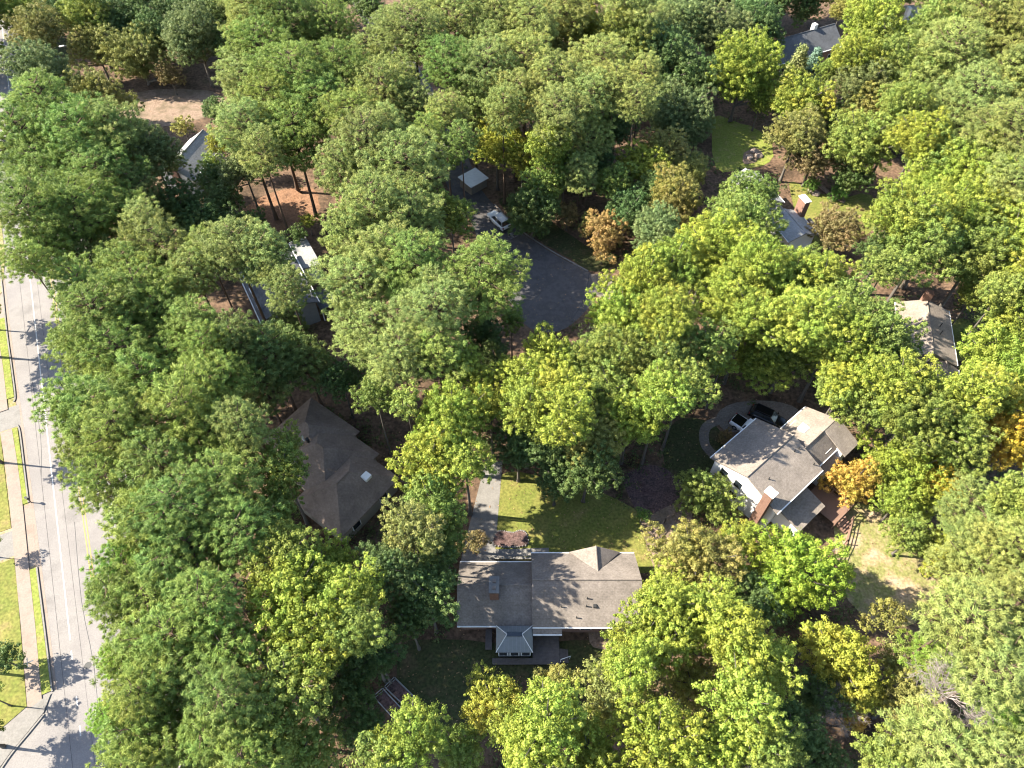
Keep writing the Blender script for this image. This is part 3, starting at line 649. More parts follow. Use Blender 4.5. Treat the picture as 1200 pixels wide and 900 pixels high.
# small trailer frame behind the white car
tr = empty('bike_rack', (0.0, 85.2, 0), math.atan2(4.6,-3.2), 'grey metal hitch rack standing behind the white court car', 'rack')
rod('bar', [(-0.6,-0.7,0.5),(-0.6,0.7,0.5)], 0.04, M['steel'], tr); rod('bar', [(0.0,-0.7,0.5),(0.0,0.7,0.5)], 0.04, M['steel'], tr)
rod('tongue', [(0.9,0,0.45),(-0.6,0,0.45)], 0.05, M['steel'], tr); rod('upright', [(0,0,0.0),(0,0,1.1)], 0.05, M['steel'], tr)

# ------------------------------------------------------------------ street furniture and yard things
sp = empty('street_sign', (-47.9, 20.35, 0.1), R_(25), 'thin street sign post with crossed name blades at the corner', 'sign')
rod('post', [(0,0,-0.1),(0,0,2.15)], 0.035, M['steel'], sp)
boxo('blade', -0.45, 0.45, -0.012, 0.012, 2.0, 2.18, M['pale_metal'], sp)
boxo('blade', -0.012, 0.012, -0.45, 0.45, 2.19, 2.37, M['pale_metal'], sp)
lp = empty('utility_pole', (-52.6, 19.95, 0), 0, 'wooden utility pole whose shadow bar crosses the corner sidewalk', 'pole')
bm = bmesh.new(); tube(bm, [(0,0,0),(0,0,6.4)], [0.15,0.11], 10); obj('post', bm, M['wood'], lp)
boxo('crossarm', -0.06, 0.06, -0.5, 0.5, 5.9, 6.05, M['wood'], lp)
sl_ = empty('street_lamp', tuple(at(95,82,0)), R_(200), 'pale street lamp rising from shrubs near the upper left corner', 'street lamp')
rod('pole', [(0,0,0),(0,0,4.6),(0.3,0,4.9),(0.9,0,5.0)], 0.07, M['steel'], sl_)
boxo('lamp_head', 0.8, 1.7, -0.22, 0.22, 4.93, 5.1, M['white'], sl_, 0.04)
mb = empty('mailbox', tuple(at(37,589,0)), R_(64), 'small dark mailbox at the kerb by the driveway mouth', 'mailbox')
boxo('post', -0.05,0.05,-0.05,0.05,0,1.0, M['wood'], mb); boxo('box', -0.12,0.12,-0.28,0.28,1.0,1.25, M['dark_metal'], mb, 0.05)

def rail_fence(pts, label, group=None, rails=(0.45,0.95), mat='wood', gap=1.6):
    f = empty('rail_fence', (pts[0][0], pts[0][1], 0), 0, label, 'fence', group)
    o0 = Vector((pts[0][0], pts[0][1], 0))
    for p, q in zip(pts, pts[1:]):
        p = Vector((p[0],p[1],0))-o0; q = Vector((q[0],q[1],0))-o0
        n = max(1, int((q-p).length/gap+0.5))
        for k in range(n+1):
            c = p.lerp(q, k/n); boxo('post', c.x-0.06, c.x+0.06, c.y-0.06, c.y+0.06, 0, 1.15, M[mat], f)
        for k in range(n):
            a, b = p.lerp(q,k/n), p.lerp(q,(k+1)/n)
            for z in rails: rod('rail', [(a.x,a.y,z),(b.x,b.y,z+random.Random(k).uniform(-.03,.03))], 0.05, M[mat], f, 5)
rail_fence(G((757,612),(763,634),(771,655),(779,675)), 'brown rail fence along the bright front lawn edge')
rail_fence(G((764,630),(778,613),(792,600),(800,588)), 'brown rail fence running up to the round bush by white house')
rail_fence(G((975,672),(990,638),(997,610)), 'brown railing fence below the stained deck stairs', mat='wood_red', rails=(0.3,0.6,0.9))
bn = empty('bench', tuple(at(811,618,0)), R_(-8), 'weathered plank bench on bare ground below the round bush', 'bench')
for k in range(3): boxo('slat', -0.8, 0.8, -0.2+0.14*k, -0.08+0.14*k, 0.42, 0.46, M['wood'], bn)
for k in range(2): boxo('back_slat', -0.8, 0.8, 0.25, 0.29, 0.6+0.18*k, 0.74+0.18*k, M['wood'], bn)
for s in (-0.7, 0.7):
    for yv in (-0.15, 0.2): boxo('leg', s-0.05, s+0.05, yv-0.04, yv+0.04, 0, 0.42, M['wood'], bn)
    boxo('upright', s-0.04, s+0.04, 0.29, 0.34, 0, 0.95, M['wood'], bn)
def garden_frame(quad, label):
    c = sum((Vector(p) for p in quad), Vector())/4
    g = empty('garden_frame', tuple(c), 0, label, 'garden frame', 'garden frames in the back yard')
    q = [Vector(p)-c for p in quad]
    for i in range(4):
        a, b = q[i], q[(i+1)%4]
        rod('rail', [(a.x,a.y,0.95),(b.x,b.y,0.95)], 0.035, M['steel'], g, 5); rod('rail', [(a.x,a.y,0.2),(b.x,b.y,0.2)], 0.03, M['steel'], g, 5)
        boxo('post', a.x-0.04, a.x+0.04, a.y-0.04, a.y+0.04, 0, 1.0, M['dark_metal'], g)
    slab('soil', [(p.x,p.y,0.12) for p in q], 0.11, M['mulch'], g)
garden_frame([(-12.6,18.4,0),(-11.7,19.3,0),(-8.9,16.9,0),(-9.8,16.1,0)], 'longer steel-railed garden frame nearer the ranch in the back yard')
garden_frame([(-13.6,17.5,0),(-12.75,18.25,0),(-10.4,16.1,0),(-11.3,15.4,0)], 'shorter steel-railed garden frame farther from the ranch in the back yard')
# patio set by the white house deck
pt = empty('patio_table', tuple(at(993,575,0)), 0, 'round dark patio table beneath the orange tree', 'table')
bm = bmesh.new(); tube(bm, [(0,0,0.70),(0,0,0.74)], [0.75,0.75], 20); obj('top', bm, M['dark_metal'], pt)
rod('stem', [(0,0,0),(0,0,0.70)], 0.05, M['dark_metal'], pt); bm = bmesh.new(); tube(bm, [(0,0,0),(0,0,0.05)], [0.35,0.3], 14); obj('base', bm, M['dark_metal'], pt)
def chair(loc, rz, label):
    c = empty('patio_chair', tuple(loc), rz, label, 'chair', 'patio chairs by the deck')
    boxo('seat', -0.25,0.25,-0.25,0.25,0.42,0.46, M['wood_red'], c); boxo('backrest', -0.25,0.25,0.25,0.29,0.47,0.95, M['wood_red'], c)
    for x in (-0.22,0.22):
        for y in (-0.22,0.22): boxo('leg', x-0.025,x+0.025,y-0.025,y+0.025,0,0.42, M['wood_red'], c)
chair(at(985,582,0), 2.2, 'reddish patio chair nearer the deck stairs'); chair(at(989,586,0), 2.6, 'reddish patio chair farther from the deck stairs')
for i, (px, py) in enumerate(((878,185),(884,178),(889,183),(953,226),(956,228),(951,224))):
    rk = bmesh.new(); bmesh.ops.create_icosphere(rk, subdivisions=2, radius=0.7)
    rr = random.Random(i)
    for v_ in rk.verts: v_.co = Vector((v_.co.x*rr.uniform(.8,1.2), v_.co.y*rr.uniform(.8,1.2), v_.co.z*0.5))
    o = obj('boulder', rk, M['stone']); p = at(px,py,0); o.location = (p.x,p.y,0.2)
    tag(o, ('pale boulder at the %s end of rock bed on the far bright lawn' % ('left','top','right')[i]) if i < 3 else ('pale boulder %s of the three beside the curving lawn path' % ('in the middle','lowest','topmost')[i-3]), 'boulder', 'garden boulders')

# ------------------------------------------------------------------ foliage
rng = np.random.default_rng(7)
def unit(n, r=None):
    v = (r or rng).normal(size=(n,3)); return v/np.linalg.norm(v, axis=1, keepdims=True)
def quads_mesh(name, c, a, b, var):
    """n quads centred at c spanned by half-axes a (long) and b (short): a leaf-shaped rhombus, slightly folded"""
    n = len(c)
    V = np.empty((n,4,3), np.float32)
    V[:,0] = c-a; V[:,1] = c+b-0.15*a; V[:,2] = c+a; V[:,3] = c-b-0.15*a
    me = bpy.data.meshes.new(name)
    me.vertices.add(4*n); me.vertices.foreach_set('co', V.ravel())
    me.loops.add(4*n); me.loops.foreach_set('vertex_index', np.arange(4*n, dtype=np.int32))
    me.polygons.add(n); me.polygons.foreach_set('loop_start', np.arange(0,4*n,4,dtype=np.int32))
    at_ = me.attributes.new('var', 'FLOAT', 'FACE'); at_.data.foreach_set('value', var.astype(np.float32))
    me.update(); me.materials.append(M['leaf'])
    return me
def leaves_from_clumps(name, cen, rad, cvar, per, leaf, up=0.5, rnd_=0.6, flat=0.8, aspect=0.6):
    """cen: clump centres, rad: clump radii -> leaves spread through each clump, mostly facing outwards and up"""
    k = len(cen); idx = np.repeat(np.arange(k), per); n = len(idx)
    d = unit(n); rr = (rng.uniform(0.25, 1.12, n)*(1+0.35*(rng.random(n) > 0.9)))[:,None]*rad[idx][:,None]
    off = d*rr; off[:,2] *= flat
    ea = unit(k)+0.9*cen/(np.linalg.norm(cen,axis=1,keepdims=True)+1e-6); ea /= np.linalg.norm(ea,axis=1,keepdims=True)
    es = rng.uniform(-0.35,0.75,k)
    off += ea[idx]*((off*ea[idx]).sum(1)*es[idx])[:,None]
    c = cen[idx]+off
    nrm = d*1.25+unit(n)*rnd_; nrm[:,2] += up
    nrm /= np.linalg.norm(nrm,axis=1,keepdims=True)
    a = np.cross(nrm, unit(n)); a /= np.linalg.norm(a,axis=1,keepdims=True)
    b = np.cross(nrm, a)
    s = rng.uniform(0.7,1.3,n)[:,None]*leaf
    var = np.clip(0.55*cvar[idx]+0.45*rng.random(n), 0, 1)
    return quads_mesh(name, c, a*s, b*s*aspect, var)
def limbs_mesh(name, tips, r0, root, mat):
    bm = bmesh.new()
    for t in tips:
        t = Vector(t); s = Vector(root(t)); m = s.lerp(t,0.5)+Vector((0,0,-0.06*(t-s).length))
        tube(bm, [s, m, t], [r0, r0*0.6, r0*0.2], 5, cap=False)
    me = bpy.data.meshes.new(name); bm.to_mesh(me); bm.free(); me.materials.append(M[mat]); return me
def thin(p, dmin, key):
    """keep points at least dmin apart (dart throwing on a grid), in the order of key"""
    grid, out = {}, []
    for i in np.argsort(key):
        x, y, z = p[i]; c = (int(x//dmin), int(y//dmin), int(z//dmin)); ok = True
        for dx in (-1,0,1):
            for dy in (-1,0,1):
                for dz in (-1,0,1):
                    for j in grid.get((c[0]+dx,c[1]+dy,c[2]+dz), ()):
                        if (p[j][0]-x)**2+(p[j][1]-y)**2+(p[j][2]-z)**2 < dmin*dmin: ok = False; break
                    if not ok: break
                if not ok: break
            if not ok: break
        if ok: grid.setdefault(c, []).append(i); out.append(i)
    return np.array(out)
def crown_broad(seed, R, nl=20, dmin=0.8, per=80, leaf=0.10, rz=0.9, fill=0.46):
    """a crown of sprays set apart in uneven lobes round the limbs"""
    global rng; rng = np.random.default_rng(seed)
    w1, w2, w3 = rng.uniform(0,6.28,3); L = []
    for i in range(nl):
        z = 1-(i+0.5)*1.5/nl; az = i*2.39996+rng.uniform(-.5,.5); q = math.sqrt(max(0,1-z*z))
        reach = 1+0.14*math.sin(2*az+w1)+0.11*math.sin(3*az+w2)+0.08*math.sin(5*az+w3)
        rr = R*rng.uniform(0.20,0.40)
        L.append((np.array((q*math.cos(az), q*math.sin(az), z))*(R*reach-rr)*rng.uniform(0.78,1.12)*np.array((1,1,rz)), rr))
    L.append((np.zeros(3), R*0.5))
    P, K = [], []
    for c, r in L:
        n = int(70*(r/dmin)**2)+20
        d = unit(n); t = rng.uniform(0.35,1.08,n)**0.6
        up = np.array((1,1,rng.uniform(0.85,1.25)))
        P.append(c+d*(r*t)[:,None]*up); K.append(rng.random(n)-0.8*t)
    P = np.concatenate(P); K = np.concatenate(K)
    ok = P[:,2] > -R*rz*0.8; P, K = P[ok], K[ok]
    keep = thin(P, dmin, K); cen = P[keep]
    rad = rng.uniform(0.55,1.3,len(cen))*dmin*fill
    patch = np.sin(cen[:,0]*0.9+w1)*np.sin(cen[:,1]*0.8+w2)*np.cos(cen[:,2]*0.9+w3)
    cv = np.clip(0.5+0.22*patch+rng.normal(0,0.2,len(cen)),0,1)
    # sparse inner leaves between the sprays
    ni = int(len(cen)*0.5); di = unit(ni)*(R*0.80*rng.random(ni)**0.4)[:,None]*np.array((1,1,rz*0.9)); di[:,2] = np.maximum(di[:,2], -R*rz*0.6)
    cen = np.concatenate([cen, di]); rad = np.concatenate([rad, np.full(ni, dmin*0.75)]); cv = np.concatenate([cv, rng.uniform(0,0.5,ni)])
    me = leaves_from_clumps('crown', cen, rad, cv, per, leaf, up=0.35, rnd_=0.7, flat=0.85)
    tips = [c+(c/np.linalg.norm(c)*r*0.5 if np.linalg.norm(c) > 0.1 else 0) for c,r in L]
    lm = limbs_mesh('limbs', tips, R*0.032, lambda t: (0,0,min(t.z-0.3*math.hypot(t.x,t.y), t.z*0.3)-R*0.25), 'bark')
    return me, lm, R
def crown_pine(seed, R, nlimb=52, rz=0.85, per=80, dmin=0.72, leaf=0.13):
    """whorls of limbs carrying needle tufts set apart along their outer half"""
    global rng; rng = np.random.default_rng(seed)
    cen, cv, ax, key, tips = [], [], [], [], []
    lop = rng.uniform(0.62,1.28,7); ph = rng.uniform(0,6.28)
    for i in range(nlimb):
        z = (1-(i+0.4)*1.6/nlimb); a = i*2.39996+rng.uniform(-.4,.4)
        env = math.sqrt(max(0.02,1-abs(z)**2.2))
        k = ((a+ph)/(2*PI))%1*7; f = lop[int(k)%7]*(1-k%1)+lop[(int(k)+1)%7]*(k%1)
        rho = R*env*f*rng.uniform(0.55,1.12)
        tip = np.array((rho*math.cos(a), rho*math.sin(a), z*R*rz+rng.uniform(-.5,.5)))
        root = np.array((0,0,tip[2]-0.30*rho-0.3)); tips.append((tip,root))
        out = (tip-root)/np.linalg.norm(tip-root); side = np.array((-math.sin(a),math.cos(a),0))
        bv = np.clip(rng.normal(0.5,0.14),0,1)
        for q in range(int(18+rho*14)):
            t = 1.04-rng.random()**1.1*0.80
            sp_ = rho*0.36*(1.15-t)+0.45
            p = root+(tip-root)*t + side*np.clip(rng.normal(),-1.6,1.6)*sp_ + np.array((0,0,rng.uniform(-0.3,0.6)))
            cen.append(p); cv.append(np.clip(bv+rng.normal(0,0.16),0,1)); ax.append(out); key.append(rng.random()-0.5*t)
    keep = thin(np.array(cen), dmin, np.array(key))
    cen = np.array(cen)[keep]; cv = np.array(cv)[keep]; ax = np.array(ax)[keep]
    rad = dmin*0.52*rng.uniform(0.6,1.35,len(cen))
    ea = unit(len(cen))+0.8*ax; ea /= np.linalg.norm(ea,axis=1,keepdims=True); es = rng.uniform(-0.3,0.9,len(cen))
    idx = np.repeat(np.arange(len(cen)), per); n = len(idx)
    d = unit(n); d[:,2] += 0.25; d += 0.35*ax[idx]; d /= np.linalg.norm(d,axis=1,keepdims=True)
    off = d*(rad[idx]*rng.uniform(0.25,1.15,n))[:,None]*np.array((1,1,0.8))
    off += ea[idx]*((off*ea[idx]).sum(1)*es[idx])[:,None]
    c = cen[idx] + off
    nrm = d*0.55 + unit(n)*0.7; nrm[:,2] += 0.35; nrm /= np.linalg.norm(nrm,axis=1,keepdims=True)
    a_ = d*1.1 + 0.3*ax[idx] + unit(n)*0.45; a_ -= nrm*(a_*nrm).sum(1)[:,None]; a_ /= np.linalg.norm(a_,axis=1,keepdims=True)
    b = np.cross(nrm, a_)
    sz = rng.uniform(0.7,1.3,n)[:,None]*leaf
    var = np.clip(0.6*cv[idx]+0.4*rng.random(n),0,1)
    me = quads_mesh('crown', c, a_*sz*1.3, b*sz*0.23, var)
    bm = bmesh.new()
    for t,s in tips: tube(bm, [s, s+(t-s)*0.55+np.array((0,0,-0.15)), t], [R*0.022, R*0.014, 0.02], 4, cap=False)
    tube(bm, [(0,0,-R*rz*0.95),(0,0,R*rz*0.55)], [R*0.05, 0.04], 6, cap=False)
    lm = bpy.data.meshes.new('limbs'); bm.to_mesh(lm); bm.free(); lm.materials.append(M['bark_pine'])
    return me, lm, R
def crown_cone(seed, R):
    global rng; rng = np.random.default_rng(seed)
    n = 260; z = 1-rng.random(n)**0.8*2.0; q = (1-z)/2
    a = rng.uniform(0,2*PI,n); rho = R*(0.08+0.95*q)*rng.uniform(0.7,1.05,n)
    cen = np.stack([rho*np.cos(a), rho*np.sin(a), z*R*1.7],1)
    me = leaves_from_clumps('crown', cen, rng.uniform(0.3,0.5,n), rng.random(n), 42, 0.11, up=0.2, flat=0.6)
    lm = limbs_mesh('limbs', [(R*0.7*math.cos(k),R*0.7*math.sin(k),-R*1.4+k*0.3) for k in range(7)], R*0.03, lambda t: (0,0,t.z-0.2), 'bark')
    return me, lm, R
def crown_bare(seed, R):
    """leafless branching: repeated forking tubes"""
    rr = random.Random(seed); bm = bmesh.new()
    def grow(p, d, ln, r, lev):
        q = p+d*ln; mid = p.lerp(q,0.5)+Vector((rr.uniform(-1,1),rr.uniform(-1,1),rr.uniform(-1,1)))*ln*0.08
        tube(bm, [p, mid, q], [r, r*0.8, r*0.6], 4 if lev else 5, cap=False)
        if lev == 0: return
        for k in range(4 if lev > 1 else 5):
            e = (d+Vector((rr.gauss(0,.6),rr.gauss(0,.6),rr.gauss(0.05,.45)))).normalized()
            grow(p.lerp(q, rr.uniform(0.45,1.0)), e, ln*rr.uniform(0.55,0.85), r*0.55, lev-1)
    for k in range(7):
        a = k*0.9+rr.uniform(-.3,.3); grow(Vector((0,0,-R*0.7)), Vector((math.cos(a)*0.7,math.sin(a)*0.7,rr.uniform(.4,1.0))).normalized(), R*0.62, R*0.024, 4)
    me = bpy.data.meshes.new('crown'); bm.to_mesh(me); bm.free(); me.materials.append(M['dead_wood'])
    return me, None, R

PINE = {3.0: [crown_pine(11+i, 3.0, 42, per=72, dmin=0.48, leaf=0.105) for i in range(2)],
        4.4: [crown_pine(21+i, 4.4, 64, per=72, dmin=0.57, leaf=0.115) for i in range(4)],
        6.0: [crown_pine(31+i, 6.0, 88, per=72, dmin=0.67, leaf=0.13) for i in range(3)]}
BROAD = {1.6: [crown_broad(41+i, 1.6, 9, 0.48, 50, 0.075) for i in range(2)],
         3.0: [crown_broad(51+i, 3.0, 16, 0.57, 66, 0.082) for i in range(3)],
         4.4: [crown_broad(61+i, 4.4, 22, 0.68, 92, 0.086) for i in range(4)],
         6.0: [crown_broad(71+i, 6.0, 30, 0.80, 100, 0.097) for i in range(3)]}
CONE = {2.0: [crown_cone(81, 2.0)]}
BARE = {3.0: [crown_bare(91, 3.0), crown_bare(92, 3.0)]}
def trunk_mesh(seed, mat):
    rr = random.Random(seed); bm = bmesh.new()
    pts, rad = [], []
    for k in range(9):
        t = k/8; pts.append((math.sin(t*3+seed)*0.12*t, math.cos(t*2.3+seed)*0.12*t, t)); rad.append(0.30*(1-0.62*t)+(0.16*(1-t*8) if t < 0.125 else 0))
    tube(bm, pts, rad, 9)
    me = bpy.data.meshes.new('trunk'); bm.to_mesh(me); bm.free()
    for f in me.polygons: f.use_smooth = True
    me.materials.append(M[mat]); return me
TRUNK = {'bark_pine': [trunk_mesh(i, 'bark_pine') for i in range(3)], 'bark': [trunk_mesh(5+i, 'bark') for i in range(3)], 'dead_wood': [trunk_mesh(9, 'dead_wood')]}

# kind: words, protos, colour, crown-centre height, jitter, vertical stretch
KIND = {
 'p': ('green pine', PINE, (0.132,0.168,0.046), 16.0, 'pine_tree'),
 'q': ('pale olive pine', PINE, (0.172,0.190,0.066), 16.0, 'pine_tree'),
 'k': ('dark green pine', PINE, (0.105,0.130,0.045), 14.0, 'pine_tree'),
 'f': ('fresh green pine', PINE, (0.130,0.185,0.036), 15.0, 'pine_tree'),
 'd': ('green broadleaf tree', BROAD, (0.140,0.170,0.046), 13.0, 'broadleaf_tree'),
 'b': ('yellow-green broadleaf tree', BROAD, (0.175,0.203,0.040), 13.0, 'broadleaf_tree'),
 'l': ('lime green broadleaf tree', BROAD, (0.185,0.240,0.036), 8.0, 'broadleaf_tree'),
 'y': ('yellow broadleaf tree', BROAD, (0.185,0.205,0.040), 8.5, 'broadleaf_tree'),
 'o': ('orange broadleaf tree', BROAD, (0.36,0.20,0.055), 6.0, 'broadleaf_tree'),
 'w': ('golden broadleaf tree', BROAD, (0.36,0.25,0.040), 6.0, 'broadleaf_tree'),
 't': ('tan-orange broadleaf tree', BROAD, (0.29,0.195,0.085), 5.0, 'broadleaf_tree'),
 'v': ('olive broadleaf tree', BROAD, (0.170,0.165,0.060), 9.5, 'broadleaf_tree'),
 'r': ('reddish-brown broadleaf tree', BROAD, (0.175,0.125,0.070), 5.0, 'broadleaf_tree'),
 'g': ('grey-green broadleaf tree', BROAD, (0.125,0.150,0.066), 10.0, 'broadleaf_tree'),
 'n': ('dark green broadleaf tree', BROAD, (0.075,0.108,0.040), 7.0, 'broadleaf_tree'),
 's': ('green shrub', BROAD, (0.075,0.125,0.030), 1.2, 'shrub'),
 'c': ('blue-green cone-shaped conifer', CONE, (0.115,0.165,0.135), 4.5, 'conifer'),
 'e': ('pale green cone-shaped conifer', CONE, (0.17,0.19,0.09), 4.5, 'conifer'),
 'x': ('bare grey tree', BARE, (0.4,0.35,0.33), 7.0, 'bare_tree'),
}
